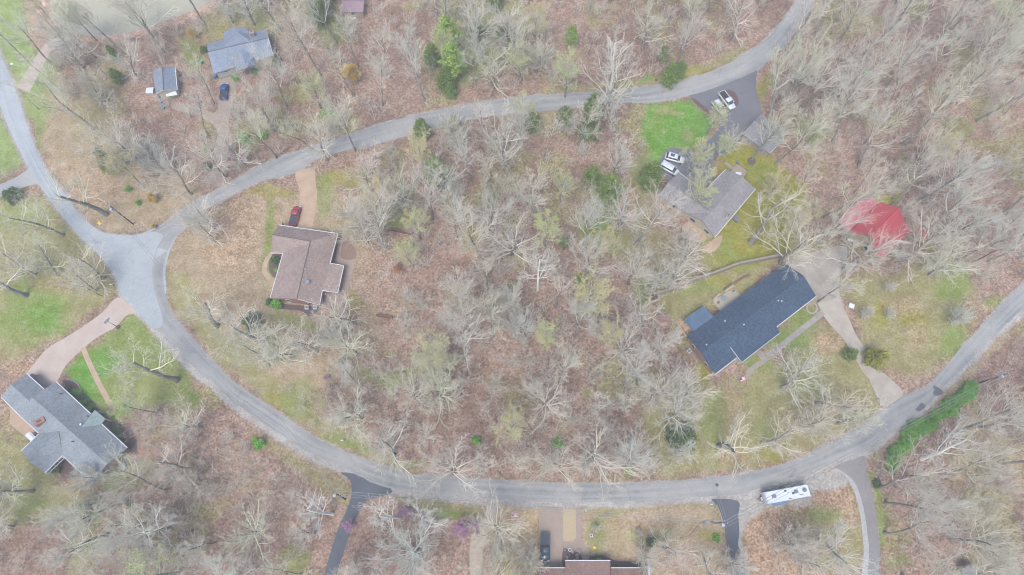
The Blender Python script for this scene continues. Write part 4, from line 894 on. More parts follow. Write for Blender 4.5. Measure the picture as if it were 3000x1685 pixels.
# ------------------------------------------------------------------ vehicles
def loft(bm, secs, cap=True):
    """secs: rings of equal length"""
    R = [[bm.verts.new(p) for p in s] for s in secs]; n = len(R[0])
    for a, b_ in zip(R, R[1:]):
        for k in range(n): bm.faces.new([a[k], a[(k + 1) % n], b_[(k + 1) % n], b_[k]])
    if cap: bm.faces.new(R[0][::-1]); bm.faces.new(R[-1])
    bmesh.ops.recalc_face_normals(bm, faces=bm.faces)
def ringx(x, hw, z0, z1, r=.12):
    return [(x, -hw, z0), (x, -hw - .0, z1 - r), (x, -hw + r * .7, z1), (x, hw - r * .7, z1), (x, hw, z1 - r), (x, hw, z0)]
def vehicle(name, label, cat, px, py, ang, kind, paint, L=4.8, W=1.85, z=0.0, bedm=None, roofm=None, group=None, roof_extra=None):
    p = P(px, py, .8); p.z = z
    t = thing(name, label, cat, p, ang, group); h = L / 2; hw = W / 2; pm = M[paint]
    truck = kind == 'pickup'; hood = .98; belt = 1.0 if not truck else 1.08
    bm = B()
    secs = [ringx(-h, hw * .80, .45, .80), ringx(-h + .12, hw * .94, .32, belt - .06), ringx(-h + .6, hw, .28, belt), ringx(-.2, hw, .26, belt), ringx(h * .38, hw, .28, belt - .02), ringx(h - 1.0, hw * .98, .28, hood), ringx(h - .3, hw * .90, .3, hood - .10), ringx(h, hw * .72, .42, hood - .28)]
    loft(bm, secs); obj('body', bm, pm, t, True)
    if truck: c0, c1, c2, c3 = -.05 * L, -.01 * L, .20 * L, .30 * L
    elif kind == 'van': c0, c1, c2, c3 = -h + .08, -h + .3, .20 * L, .34 * L
    else: c0, c1, c2, c3 = -h + .2, -h + .65, .12 * L, .27 * L
    top = 1.78 if kind != 'car' else 1.48
    if truck: top = 1.82
    g = B(); loft(g, [ringx(c0, hw * .90, belt - .03, belt + .02, .01), ringx(c1, hw * .80, belt - .03, top - .05, .1), ringx(c2, hw * .78, belt - .03, top - .05, .1), ringx(c3, hw * .88, belt - .03, belt + .0, .01)]); obj('windows', g, M['glass'], t)
    rf = B(); loft(rf, [ringx(c1 - .02, hw * .74, top - .07, top - .02, .03), ringx(c1 + .25, hw * .80, top - .09, top + .03, .05), ringx(c2 - .2, hw * .78, top - .09, top + .03, .05), ringx(c2 + .02, hw * .74, top - .07, top - .01, .03)]); ro = obj('roof', rf, M[roofm] if roofm else pm, t, True)
    # roof pillars in body colour
    pl = B()
    for s_ in (-1, 1):
        for x in ((c1 + c2) / 2, c1 + .1): bx(pl, x - .06, x + .06, s_ * hw * .845 - .03, s_ * hw * .845 + .03, belt, top - .02)
        tube(pl, [(c3, s_ * hw * .84, belt + .01), (c2, s_ * hw * .77, top - .03)], .045, 4)
    obj('pillar', pl, pm, t)
    if roof_extra == 'sunroof':
        b2 = B(); bx(b2, c1 + .5, c1 + 1.5, -.42, .42, top + .031, top + .04); obj('sunroof', b2, M['glass'], ro)
    if roof_extra in ('sunroof', 'rails'):
        for s_ in (-1, 1):
            b2 = B(); tube(b2, [(c1 + .1, s_ * hw * .66, top + .07), (c2 - .15, s_ * hw * .66, top + .07)], .025, 5); obj('roof_rail', b2, M['chrome'], ro)
    if truck:
        b2 = B(); bx(b2, -h + .14, c0 - .08, -hw + .14, hw - .14, belt - .01, belt + (.03 if bedm == 'black_cover' else .006)); obj('bed_cover' if bedm == 'black_cover' else 'bed', b2, M[bedm or 'bed_liner'], t)
        for s_ in (-1, 1):
            b2 = B(); bx(b2, -h + .08, c0, s_ * (hw - .07) - .06, s_ * (hw - .07) + .06, belt - .02, belt + .07); obj('bed_rail', b2, pm, t)
        b2 = B(); bx(b2, -h + .03, -h + .12, -hw * .85, hw * .85, .6, belt + .05); obj('tailgate', b2, pm, t)
    for sx in (-1, 1):
        for s_ in (-1, 1):
            x = sx * L * .30 + (.05 * L if sx > 0 else 0); b2 = B(); tube(b2, [(x, s_ * (hw - .24), .34), (x, s_ * (hw + .015), .34)], .34, 18); wh = obj('wheel', b2, M['rubber'], t)
            b3 = B(); tube(b3, [(x, s_ * (hw + .016), .34), (x, s_ * (hw + .025), .34)], .2, 14); obj('rim', b3, M['chrome'], wh)
    for s_ in (-1, 1):
        b2 = B(); bx(b2, h - .24, h - .06, s_ * hw * .66 - .17, s_ * hw * .66 + .17, .62, .80); obj('headlight', b2, M['lamp_clear'], t)
        b2 = B(); bx(b2, -h - .01, -h + .09, s_ * hw * .72 - .1, s_ * hw * .72 + .1, .62, .9); obj('tail_light', b2, M['lamp_red'], t)
        b2 = B(); bx(b2, c3 - .35, c3 - .2, s_ * (hw + .09) - .09, s_ * (hw + .09) + .09, belt, belt + .14); obj('mirror', b2, pm, t)
    for x0 in (-h - .04, h - .08):
        b2 = B(); bx(b2, x0, x0 + .12, -hw * .72, hw * .72, .36, .55); obj('bumper', b2, M['chrome'] if truck else pm, t)
    b2 = B(); bx(b2, h - .01, h + .02, -.16, .16, .48, .58); obj('licence_plate', b2, M['trim_white'], t)
    return t
def angpx(x0, y0, x1, y1):
    a, b_ = P(x0, y0), P(x1, y1); return math.atan2((b_ - a).y, (b_ - a).x)
vehicle('pickup_truck', 'red pickup truck with black bed cover parked beside the tan driveway', 'pickup truck', 864, 632, angpx(857, 658, 872, 606), 'pickup', 'paint_red', 5.3, 1.9, bedm='black_cover')
vehicle('suv', 'white car with a dark sunroof parked by the round evergreen', 'car', 1977, 463, angpx(1953, 456, 2003, 470), 'suv', 'paint_white', 4.8, 1.9, roof_extra='sunroof')
vehicle('van', 'white minivan parked against the taupe roof just below the sunroof car', 'van', 1961, 493, angpx(1940, 480, 1984, 505), 'van', 'paint_white', 5.0, 1.95)
vehicle('suv', 'white estate car parked beside the white pickup on dark driveway', 'car', 2107, 314, angpx(2090, 295, 2122, 335), 'suv', 'paint_white', 4.8, 1.9, roof_extra='rails')
vehicle('pickup_truck', 'white pickup truck with an empty bed on dark driveway', 'pickup truck', 2130, 293, angpx(2112, 270, 2146, 316), 'pickup', 'paint_white', 5.7, 2.0, bedm='bed_liner')
vehicle('pickup_truck', 'blue pickup truck under branches below the blue grey house', 'pickup truck', 656, 268, angpx(655, 286, 658, 250), 'pickup', 'paint_blue', 5.0, 1.9, bedm='bed_liner')
vehicle('pickup_truck', 'dark teal grey pickup truck parked on the brown concrete drive', 'pickup truck', 1597, 1603, angpx(1597, 1570, 1597, 1638), 'pickup', 'paint_teal', 5.4, 1.95, bedm='black_cover')

# travel trailer
p = P(2311, 1447, 3.0); p.z = 0; t = thing('travel_trailer', 'long white travel trailer parked on the gravel shoulder', 'trailer', p, angpx(2246, 1450, 2367, 1430) + .02)
L2, W2 = 4.3, 1.2
bm = B(); loft(bm, [[(x, -W2, .55), (x, -W2, z1 - .1), (x, -W2 + .1, z1), (x, W2 - .1, z1), (x, W2, z1 - .1), (x, W2, .55)] for x, z1 in ((-L2 - .5, 2.3), (-L2 - .35, 2.8), (-L2 + .05, 3.1), (L2, 3.1), (L2 + .12, 2.9), (L2 + .15, 1.0))])
obj('body', bm, M['paint_white'], t)
bm = B(); bx(bm, -L2 + .06, L2 - .02, -W2 + .1, W2 - .1, 3.101, 3.12); rf = obj('roof', bm, M['canvas_white'], t)
for x, y, a, b_ in ((-3.2, .05, .42, .33), (1.55, .15, .42, .33)):
    bm = B(); bx(bm, x - a, x + a, y - b_, y + b_, 3.12, 3.42, 0, (0, 0, 0), .85); obj('air_conditioner', bm, M['plastic_grey'], rf)
for x, y, a in ((-.6, .7, .2), (.85, -.02, .2)):
    bm = B(); bx(bm, x - a, x + a, y - a, y + a, 3.12, 3.2); obj('roof_vent', bm, M['iron'], rf)
bm = B(); cyl(bm, 3.35, .2, 3.12, 3.35, .42, 20); cyl(bm, 3.35, .2, 3.35, 3.42, .22, 16); obj('dish', bm, M['plastic_grey'], rf)
bm = B(); bx(bm, 2.0, 3.05, -.62, -.54, 3.12, 3.2); bx(bm, -.35, .35, -.98, -.86, 3.12, 3.2); bx(bm, -.2, -.05, .25, .4, 3.12, 3.22); obj('roof_fitting', bm, M['iron'], rf)
bm = B(); bx(bm, -3.9, -.6, -W2 - .55, -W2, .6, 2.75); so = obj('slide_out', bm, M['paint_white'], t)
bm = B(); bx(bm, -3.9, -.6, -W2 - .6, -W2 + .02, 2.76, 2.82); obj('slide_out_cover', bm, M['awning_blue'], so)
for s_ in (-1, 1):
    for x in (-.6, .35):
        bm = B(); tube(bm, [(x, s_ * (W2 - .3), .36), (x, s_ * (W2 + .01), .36)], .36, 16); obj('wheel', bm, M['rubber'], t)
    for x in (-2.5, 1.5, 3.2):
        bm = B(); yy = s_ * (W2 + (.56 if s_ < 0 and x < 0 else .0)); bx(bm, x - .4, x + .4, yy - .02, yy + .02, 1.5, 2.1); obj('window', bm, M['glass'], t)
bm = B(); bx(bm, 2.2, 2.85, -W2 - .03, -W2 + .01, .7, 2.4); obj('door', bm, M['trim_white'], t)
bm = B(); tube(bm, [(-L2 - .5, -.5, .5), (-L2 - 1.6, 0, .5), (-L2 - .5, .5, .5)], .06, 6); obj('hitch', bm, M['iron'], t)
bm = B(); cyl(bm, -L2 - .75, -.2, .5, 1.0, .17, 12); cyl(bm, -L2 - .75, .2, .5, 1.0, .17, 12); obj('gas_bottle', bm, M['trim_white'], t)

# red boat on blocks / tractor behind barn
p = P(2711, 690, .4); p.z = 0; t = thing('utility_trailer', 'small red covered trailer with a white rail beyond the barn', 'trailer', p, angpx(2697, 676, 2724, 706))
bm = B(); loft(bm, [[(x, -w_, .35), (x, -w_, .75), (x, -w_ * .5, .95), (x, w_ * .5, .95), (x, w_, .75), (x, w_, .35)] for x, w_ in ((-1.9, .35), (-1.4, .5), (1.4, .5), (1.9, .4))]); obj('cover', bm, M['red_metal'], t)
bm = B(); bx(bm, -1.9, 1.7, .75, .92, .4, .6); obj('rail', bm, M['trim_white'], t)
for s_ in (-1, 1):
    bm = B(); tube(bm, [(0, s_ * .45, .28), (0, s_ * .6, .28)], .28, 14); obj('wheel', bm, M['rubber'], t)
p = P(2590, 548, .6); p.z = 0; t = thing('tractor', 'small red tractor standing behind the red barn', 'tractor', p, math.radians(-35))
bm = B(); loft(bm, [ringx(-.5, .3, .5, 1.0), ringx(.2, .3, .5, 1.05), ringx(1.3, .26, .5, 1.0), ringx(1.45, .22, .6, .9)]); obj('bonnet', bm, M['paint_red'], t)
bm = B(); bx(bm, -1.0, -.5, -.3, .3, .7, .85); bx(bm, -1.1, -.98, -.3, .3, .8, 1.25); obj('seat', bm, M['iron'], t)
for s_ in (-1, 1):
    bm = B(); bx(bm, -1.35, -.35, s_ * .62 - .2, s_ * .62 + .2, 1.12, 1.2); obj('fender', bm, M['paint_red'], t)
    bm = B(); tube(bm, [(-.85, s_ * .45, .58), (-.85, s_ * .8, .58)], .58, 18); obj('wheel', bm, M['rubber'], t)
    bm = B(); tube(bm, [(1.0, s_ * .35, .33), (1.0, s_ * .58, .33)], .33, 14); obj('wheel', bm, M['rubber'], t)
bm = B(); tube(bm, [(-.35, 0, .9), (-.45, 0, 1.25)], .03, 6); tube(bm, [(-.45 + .0, .2 * math.cos(a), 1.25 + .2 * math.sin(a) * .3) for a in [k * math.pi / 6 for k in range(13)]], .02, 4); obj('steering_wheel', bm, M['iron'], t)
p = P(2610, 572); t = thing('harrow', 'rusty iron drag harrow lying behind the red barn', 'harrow', p, math.radians(-40)); bm = B()
for k in range(5): bx(bm, -.9, .9, -.7 + k * .35 - .05, -.7 + k * .35 + .05, .08, .16)
for x in (-.6, .6): bx(bm, x - .05, x + .05, -.75, .75, .161, .22)
obj('frame', bm, M['timber_brown'], t)

# ------------------------------------------------------------------ poles and wires
def pole(bx_, by_, tx, ty, label, h=11.0, m='pole_dark', arm=False, tf=0, name='utility_pole', r=.17, armang=0):
    base = P(bx_, by_); top = P(tx, ty, h)
    lean = top - base; lean.x = max(-.7, min(.7, lean.x)); lean.y = max(-.7, min(.7, lean.y))
    t = thing(name, label, 'utility pole', base)
    bm = B(); tube(bm, [(0, 0, 0), lean * .5, lean], [r, r * .85, r * .65], 10); obj('mast', bm, M[m], t)
    tp = lean
    if arm:
        for dz in (0, -.9):
            bm = B(); bx(bm, -1.5, 1.5, -.07, .07, -.5 + dz, -.35 + dz, armang, tp); a_ = obj('crossarm', bm, M['timber_grey'], t)
            for x in (-1.35, -.5, .5, 1.35):
                b2 = B(); q = tp + Vector((x * math.cos(armang), x * math.sin(armang), 0)); cyl(b2, q.x, q.y, q.z - .35 + dz, q.z - .08 + dz, .07, 8); obj('insulator', b2, M['insulator'], a_)
    if tf:
        a0 = math.radians(215); q = tp * (.86) + Vector((math.cos(a0) * .5, math.sin(a0) * .5, 0)); b2 = B(); cyl(b2, q.x, q.y, q.z - .55, q.z + .45, .32, 16); cyl(b2, q.x, q.y, q.z + .45, q.z + .55, .22, 12, .1); tr = obj('transformer', b2, M['transformer'], t)
        b3 = B(); cyl(b3, q.x + .12, q.y, q.z + .5, q.z + .8, .05, 6); obj('bushing', b3, M['insulator'], tr)
    for dz in (.72, .5):
        b2 = B(); q = tp * dz; cyl(b2, q.x + r + .05, q.y, q.z - .25, q.z + .25, .08, 8); obj('junction_box', b2, M['insulator'], t)
    b2 = B(); cyl(b2, tp.x, tp.y, tp.z - .02, tp.z + .25, .07, 8); obj('cap', b2, M['insulator'], t)
    return base + tp
T1 = pole(86, 184, 12, 119, 'tall thin brown utility pole by the top concrete ramp', 12, 'pole_dark', r=.15)
T2 = pole(115, 321, 83, 290, 'short grey pole with a white meter near west road', 5.5, 'pole_grey', r=.1)
T3 = pole(390, 657, 333, 606, 'dark utility pole with white transformer at the road fork', 11, 'pole_dark', tf=1)
T4 = pole(1012, 1463, 983, 1445, 'dark utility pole at the corner of shaded side street', 11, 'pole_dark', tf=1)
T5 = pole(2085, 1531, 2130, 1534, 'dark utility pole leaning over the cracked dark driveway', 11, 'pole_dark', tf=1)
T6 = pole(2858, 1125, 2929, 1095, 'dark utility pole with double crossarms beyond the hedge', 11.5, 'pole_dark', arm=True, tf=1, armang=math.radians(-28))
T7 = pole(2857, 766, 2915, 733, 'thin dark pole standing in the upper leafy clearing', 9, 'pole_dark', r=.11)
T8 = pole(1905, 862, 1909, 848, 'short pole with a round white lamp at the fence corner', 6, 'pole_dark', r=.12, tf=0)
T9 = pole(300, 868, 270, 846, 'pale grey lamp pole at the edge of left lawn', 7, 'pole_grey', r=.08)
def wire(a, b_, label, sag=1.2, r=.035, off=(0, 0, 0), cat='overhead wire', group=None):
    off = Vector(off); base = a + off; pts = []
    for k in range(17):
        u = k / 16; q = a.lerp(b_, u) + off; q.z -= sag * 4 * u * (1 - u); pts.append(q - base)
    bm = B(); tube(bm, pts, r, 4); o = obj('overhead_wire', bm, M['wire']); o.location = base; tag(o, label, cat, group)
def wires(a, b_, frm, n=3, sag=1.2, spread=.45, names=('top', 'middle', 'lowest')):
    d = (b_ - a).normalized(); s_ = Vector((-d.y, d.x, 0))
    for k in range(n): wire(a, b_, f'{names[k]} pale wire of the line {frm}', sag * (1 + .15 * k), .03 + .008 * k, s_ * (k - (n - 1) / 2) * spread + Vector((0, 0, -.25 * k)))
wires(T1, T3, 'from top ramp pole to road fork', 2, 1.5)
wires(T3, T4, 'from road fork to side street corner', 2, 1.8)
wires(T4, T5, 'running above the lower road verge', 3, 2.0, .5)
wires(T5, T6, 'rising from cracked driveway to hedge', 3, 1.8, .5)
wires(T6, P(3060, 930, 11), 'climbing away from crossarms along road', 3, .8, 1.0)
wires(T5, P(2040, 1205, 6), 'crossing the road towards navy house', 2, 1.2, .4)
wires(P(2041, 1206, 5.8), P(2060, 1010, 3.2), 'dropping to the navy roof gable', 1, .5)

# ------------------------------------------------------------------ street and yard objects
def sign_board(px, py, label):
    p = P(px, py); t = thing('road_sign', label, 'road sign', p); bm = B(); bx(bm, -.03, .03, -.03, .03, 0, 2.0); obj('post', bm, M['steel'], t)
    bm = B(); s_ = .42
    vs = [Vector((0, -.05, 2.1)) + Vector((x, y * .75, z)) for x, y, z in ((0, -.45, -.42), (.42, 0, 0), (0, .45, .42), (-.42, 0, 0))]
    top = [bm.verts.new(v) for v in vs]; bot = [bm.verts.new(v + Vector((0, .02, -.03))) for v in vs]; bm.faces.new(top); bm.faces.new(bot[::-1])
    for k in range(4): bm.faces.new([bot[k], bot[(k + 1) % 4], top[(k + 1) % 4], top[k]])
    obj('board', bm, M['yellow_sign'], t)
sign_board(305, 665, 'yellow diamond road sign on a thin post near the road fork')
def mailbox(px, py, label, m='trim_white', rz=0):
    p = P(px, py); t = thing('mailbox', label, 'mailbox', p, rz); bm = B(); bx(bm, -.05, .05, -.05, .05, 0, 1.0); obj('post', bm, M['timber_grey'], t)
    bm = B(); loft(bm, [[(x, -.13, 1.0), (x, -.13, 1.15), (x, -.07, 1.25), (x, .07, 1.25), (x, .13, 1.15), (x, .13, 1.0)] for x in (-.3, .3)]); o = obj('box', bm, M[m], t)
    bm = B(); bx(bm, .1, .13, .135, .15, 1.1, 1.4); obj('flag', bm, M['lamp_red'], o)
mailbox(1148, 1458, 'white mailbox on the verge near the shaded side street'); mailbox(1715, 1496, 'white mailbox beside the pale brick walk', rz=1.57)
mailbox(2080, 1478, 'white mailbox at the dark cracked driveway mouth'); mailbox(2711, 1212, 'dark mailbox with white cross post near the hedge', 'iron')
mailbox(1920, 242, 'dark mailbox on the verge of upper road', 'iron'); mailbox(333, 838, 'white mailbox at the pink concrete drive entrance')
mailbox(1006, 1292, 'small white verge marker box inside the road bend')
for px, py, lab, sz in ((63, 175, 'pale flat sheet lying on the bright grass by thin pole', (1.6, .5)), (35, 188, 'small white square lid in the roadside grass', (.7, .5))):
    p = P(px, py); bm = B(); bx(bm, -sz[0] / 2, sz[0] / 2, -sz[1] / 2, sz[1] / 2, 0, .12, .1); o = obj('utility_plate', bm, M['canvas_white']); o.location = p; tag(o, lab, 'utility plate')
# basketball hoop
p = P(345, 958); t = thing('basketball_hoop', 'basketball hoop on a dark post beside the pink drive', 'basketball hoop', p, angpx(345, 958, 322, 942))
bm = B(); tube(bm, [(0, 0, 0), (0, 0, 2.6), (.9, 0, 3.1)], .07, 8); bx(bm, -.5, .2, -.4, .4, 0, .2); obj('post', bm, M['iron'], t)
bm = B(); bx(bm, .9, .95, -.75, .75, 2.8, 3.8); obj('backboard', bm, M['canvas_white'], t)
bm = B(); tube(bm, [(1.2 + .23 * math.cos(a), .23 * math.sin(a), 3.05) for a in [k * math.pi / 8 for k in range(17)]], .02, 5); obj('rim', bm, M['orange_tarp'], t)
# railing at the drive mouth (white metal yard ornament)
def flagpole(px, py, label, rz=0, h=2.2):
    p = P(px, py); t = thing('flag', label, 'flag', p, rz); bm = B(); cyl(bm, 0, 0, 0, h, .03, 6); obj('pole', bm, M['trim_white'], t)
    W_, H_ = 1.3, .75
    for k in range(6):
        bm = B(); y0 = -H_ / 2 + k * H_ / 6; bx(bm, .03 + (.5 if k >= 3 else 0), W_, y0, y0 + H_ / 6, h - .1 + .01 * k, h - .08 + .01 * k); obj('stripe', bm, M['flag_red' if k % 2 == 0 else 'flag_white'], t)
    bm = B(); bx(bm, .03, .53, 0, H_ / 2, h - .06, h - .03); obj('canton', bm, M['flag_blue'], t)
flagpole(1498, 1513, 'small stars and stripes flag on the straw coloured lawn', .1); flagpole(2164, 1118, 'small striped flag inside the brick ring', .45, 1.2); flagpole(5, 1302, 'blue white and red flag at the left lawn edge', -.6, 3.0)
# patio things on the terraces
p = P(95, 1281, 1.0); p.z = 0; t = thing('covered_swing', 'white canopied garden swing on the tan patio', 'garden swing', p, math.radians(-36))
bm = B(); bx(bm, -1.1, 1.1, -.5, .35, 1.7, 1.78); bx(bm, -1.1, 1.1, .45, .62, 1.6, 1.68); obj('canopy', bm, M['canvas_white'], t)
for x in (-1.05, 1.05):
    bm = B(); tube(bm, [(x, -.7, 0), (x, 0, 1.7), (x, .7, 0)], .035, 6); obj('frame', bm, M['steel'], t)
bm = B(); bx(bm, -.85, .85, -.25, .25, .45, .55); bx(bm, -.85, .85, .25, .32, .5, 1.0); obj('seat', bm, M['plastic_grey'], t)
def planter(px, py, label, r=.4, m='stone', h=.35, name='planter'):
    p = P(px, py); t = thing(name, label, 'planter', p); bm = B()
    R = [[bm.verts.new((rr * math.cos(a), rr * math.sin(a), z)) for a in [k * math.pi / 9 for k in range(18)]] for rr, z in ((r * .85, 0), (r, h), (r * .68, h), (r * .62, h * .7))]
    for a, b_ in zip(R, R[1:]):
        for k in range(18): bm.faces.new([a[k], a[(k + 1) % 18], b_[(k + 1) % 18], b_[k]])
    obj('pot', bm, M[m], t); bm = B(); cyl(bm, 0, 0, h * .5, h * .71, r * .61, 14); obj('soil', bm, M['mulch'], t)
planter(2104, 887, 'round pale planter at the patio corner nearer the metal roof'); planter(2148, 853, 'round pale planter at the upper patio corner')
planter(2004, 939, 'round pot by the corner of steel blue patio roof', .35); planter(1732, 1569, 'white round pot at the tip of teardrop bed', .35, 'canvas_white'); planter(1669, 1611, 'white ring pot in the bed of stones', .35, 'canvas_white')
planter(1964, 1645, 'dark round pot on the lower yard', .35, 'stone'); planter(533, 287, 'cream ring planter beside the outbuilding', .4, 'siding_cream')
p = P(2118, 876); t = thing('patio_table', 'round glass patio table on the back terrace', 'table', p); bm = B(); cyl(bm, 0, 0, .7, .74, .6, 20); obj('tabletop', bm, M['glass_light'], t); bm = B(); cyl(bm, 0, 0, 0, .7, .05, 8); cyl(bm, 0, 0, 0, .05, .3, 12); obj('base', bm, M['iron'], t)
def bench(px, py, ang, label, L=2.4):
    p = P(px, py); t = thing('garden_bench', label, 'bench', p, ang); bm = B(); bx(bm, -L / 2, L / 2, -.2, .2, .42, .48); obj('seat', bm, M['siding_tan'], t)
    bm = B(); bx(bm, -L / 2, L / 2, .25, .31, .5, .95); obj('backrest', bm, M['siding_tan'], t)
    for x in (-L / 2 + .1, L / 2 - .1):
        bm = B(); bx(bm, x - .04, x + .04, -.22, .22, 0, .42); obj('leg', bm, M['trim_white'], t)
bench(2136, 846, angpx(2125, 855, 2149, 838), 'white bench along the upper edge of back terrace', 2.6); bench(2098, 872, angpx(2088, 882, 2108, 862), 'white bench at the lower end of back terrace', 2.2)
def ac(px, py, label, ang=0):
    p = P(px, py); t = thing('air_conditioner', label, 'air conditioner', p, ang); bm = B(); bx(bm, -.45, .45, -.45, .45, 0, .85); obj('casing', bm, M['transformer'], t); bm = B(); cyl(bm, 0, 0, .851, .88, .34, 18); obj('fan_grille', bm, M['plastic_grey'], t)
ac(2017, 1031, 'white air conditioner outside the navy house gable', .6); ac(901, 903, 'white air conditioner below the brown gable', .1); ac(925, 903, 'white air conditioner nearer the patio below brown gable', .1); ac(805, 147, 'white air conditioner at the end of the blue grey house', .2)
def bin_(px, py, label, m, cat='bin', s=.35, h=.9, name='wheelie_bin'):
    p = P(px, py); t = thing(name, label, cat, p, random.random() * 3); bm = B(); bx(bm, -s, s, -s * .9, s * .9, 0, h, 0, (0, 0, 0), 1.12); obj('bin_body', bm, M[m], t); bm = B(); bx(bm, -s * 1.2, s * 1.2, -s * 1.1, s * 1.1, h, h + .06); obj('lid', bm, M[m], t)
bin_(2213, 420, 'teal bin against the tan garage wall near its middle', 'plastic_teal'); bin_(2224, 429, 'teal bin against the garage wall nearer the trunk', 'plastic_teal'); bin_(632, 228, 'blue bin at the corner of blue grey house', 'plastic_blue'); bin_(2160, 478, 'small blue bucket at the deck tip', 'plastic_blue', 'bucket', .25, .5, 'bucket')
bin_(468, 284, 'dark blue tub below the outbuilding awning', 'paint_blue', 'tub', .3, .5, 'tub'); bin_(473, 300, 'bright blue tub among clutter by outbuilding', 'plastic_blue', 'tub', .35, .5, 'tub'); bin_(480, 318, 'teal tub lowest in clutter by outbuilding', 'plastic_teal', 'tub', .35, .5, 'tub'); bin_(588, 300, 'small blue and white tub beside the dirt track', 'plastic_blue', 'tub', .25, .4, 'tub')
bin_(592, 186, 'round teal barrel between outbuilding and house', 'plastic_teal', 'barrel', .3, .8, 'barrel'); bin_(976, 38, 'blue barrel near the mauve shed', 'plastic_blue', 'barrel', .35, .9, 'barrel'); bin_(1040, 58, 'white tub below the mauve shed', 'trim_white', 'tub', .3, .6, 'tub'); bin_(442, 270, 'pale tarp covered box beside outbuilding wall', 'canvas_white', 'box', .8, .7, 'storage_box')
bin_(2062, 1533, 'pale utility cover post by the pink edging', 'plastic_blue', 'utility box', .2, .3, 'utility_box'); bin_(1741, 1604, 'yellow and black ball-like lantern on the lawn', 'yellow_sign', 'lantern', .2, .3, 'garden_lantern')
bin_(2492, 898, 'white and blue crate under the pale flowering tree', 'canvas_white', 'crate', .5, .5, 'crate'); bin_(2487, 702, 'white tank under branches near the barn front', 'canvas_white', 'tank', .6, .7, 'tank')
# stones
def rock(px, py, r, label, group=None):
    bm = B(); bmesh.ops.create_icosphere(bm, subdivisions=2, radius=r)
    for v in bm.verts: v.co *= random.uniform(.82, 1.15); v.co.z *= .55
    o = obj('stone', bm, M['stone']); p = P(px, py); o.location = (p.x, p.y, r * .2); tag(o, label, 'stone', group)
for k in range(12): rock(1655 + (k * 37 % 52), 1612 + (k * 23 % 42), .2 + .12 * (k % 3), 'pale stone in the dark bed by bottom house', 'stones in the dark bed')
for k in range(7): rock(2562 + (k * 17 % 30), 1372 + (k * 29 % 34), .3, 'brown stone by the hedge end and curved drive', 'stones at the hedge end')
rock(2572, 1173, .5, 'round pale stone beside the broken concrete apron')
for k in range(11):
    p = P(1898 + k * .35 + (k % 2), 1622 + k * 6.2); bm = B(); bx(bm, -.22, .22, -.16, .16, 0, .05, .1 * (k % 3)); o = obj('stepping_stone', bm, M['canvas_white']); o.location = p; tag(o, ['first', 'second', 'third', 'fourth', 'fifth', 'sixth', 'seventh', 'eighth', 'ninth', 'tenth', 'eleventh'][k] + ' white stepping stone down the row beyond bottom house', 'stepping stone', 'stepping stones')
# logs, brush pile, firewood
def log(x0, y0, x1, y1, label, r=.22, m='log_bark'):
    a, b_ = P(x0, y0), P(x1, y1); d = b_ - a; bm = B(); n = 7
    tube(bm, [d * (k / (n - 1)) + Vector((0, 0, r * .8 + random.uniform(-.03, .03))) + Vector((-d.y, d.x, 0)).normalized() * random.uniform(-.12, .12) for k in range(n)], [r * (1 - .5 * k / (n - 1)) for k in range(n)], 9)
    o = obj('fallen_log', bm, M[m]); o.location = a; tag(o, label, 'log')
log(1296, 1166, 1212, 1197, 'long brown fallen log in the middle wood', .28); log(1157, 1237, 1192, 1232, 'pale orange split log below the long log', .3, 'log_pale'); log(1168, 1240, 1224, 1254, 'thin grey log beside the split one', .16)
log(1660, 1132, 1653, 1196, 'straight orange brown log pointing down the wood', .2, 'log_pale'); log(1802, 1210, 1777, 1260, 'dark rotten log lying askew in wood', .3); log(1836, 1258, 1845, 1294, 'short dark rusty log near the lower wood edge', .2)
log(1440, 1163, 1480, 1150, 'slim tan log near the dark hollow', .15, 'log_pale')
p = P(1012, 1062); t = thing('brush_pile', 'pile of cut grey branches with an orange scrap on top', 'brush pile', p)
bm = B()
for k in range(46):
    a = random.uniform(0, 2 * math.pi); l_ = random.uniform(.8, 2.1); c_ = Vector((random.gauss(0, .7), random.gauss(0, .7), random.uniform(.1, .6))); d = Vector((math.cos(a), math.sin(a), random.uniform(-.15, .25))) * l_
    tube(bm, [c_ - d, c_ + d * .2 + Vector((0, 0, .08)), c_ + d], [.05, .04, .015], 4, False)
obj('branches', bm, M['timber_grey'], t); bm = B(); bx(bm, .9, 1.4, -.5, -.1, .3, .5, .4); obj('orange_scrap', bm, M['orange_tarp'], t)
p = P(1001, 1060); flat('ash_patch', ring(1012, 1062, 22, 18, 10), .015, M['mulch'])
for px, py, lab in ((548, 1565, 'stack of split pale firewood deep in the lower woods'), (535, 1524, 'orange cut stump and log rounds among lower trees')):
    p = P(px, py); t = thing('firewood_stack', lab, 'firewood', p, random.random()); bm = B()
    for k in range(24): x = (k % 8) * .34 - 1.2; z = .16 + (k // 8) * .3; tube(bm, [(x, -.4, z), (x, .4, z)], .15, 8)
    obj('split_logs', bm, M['log_pale' if py < 1550 else 'stone'], t)
p = P(2001, 960); t = thing('lumber_pile', 'pile of loose tan planks beside the patio roof', 'lumber pile', p, math.radians(-55)); bm = B()
for k in range(12): y = random.uniform(-.9, .9); a = random.uniform(-.12, .12); bx(bm, -2.2, 2.2, y - .08, y + .08, .05 + k * .05, .09 + k * .05, a)
obj('planks', bm, M['log_pale'], t)
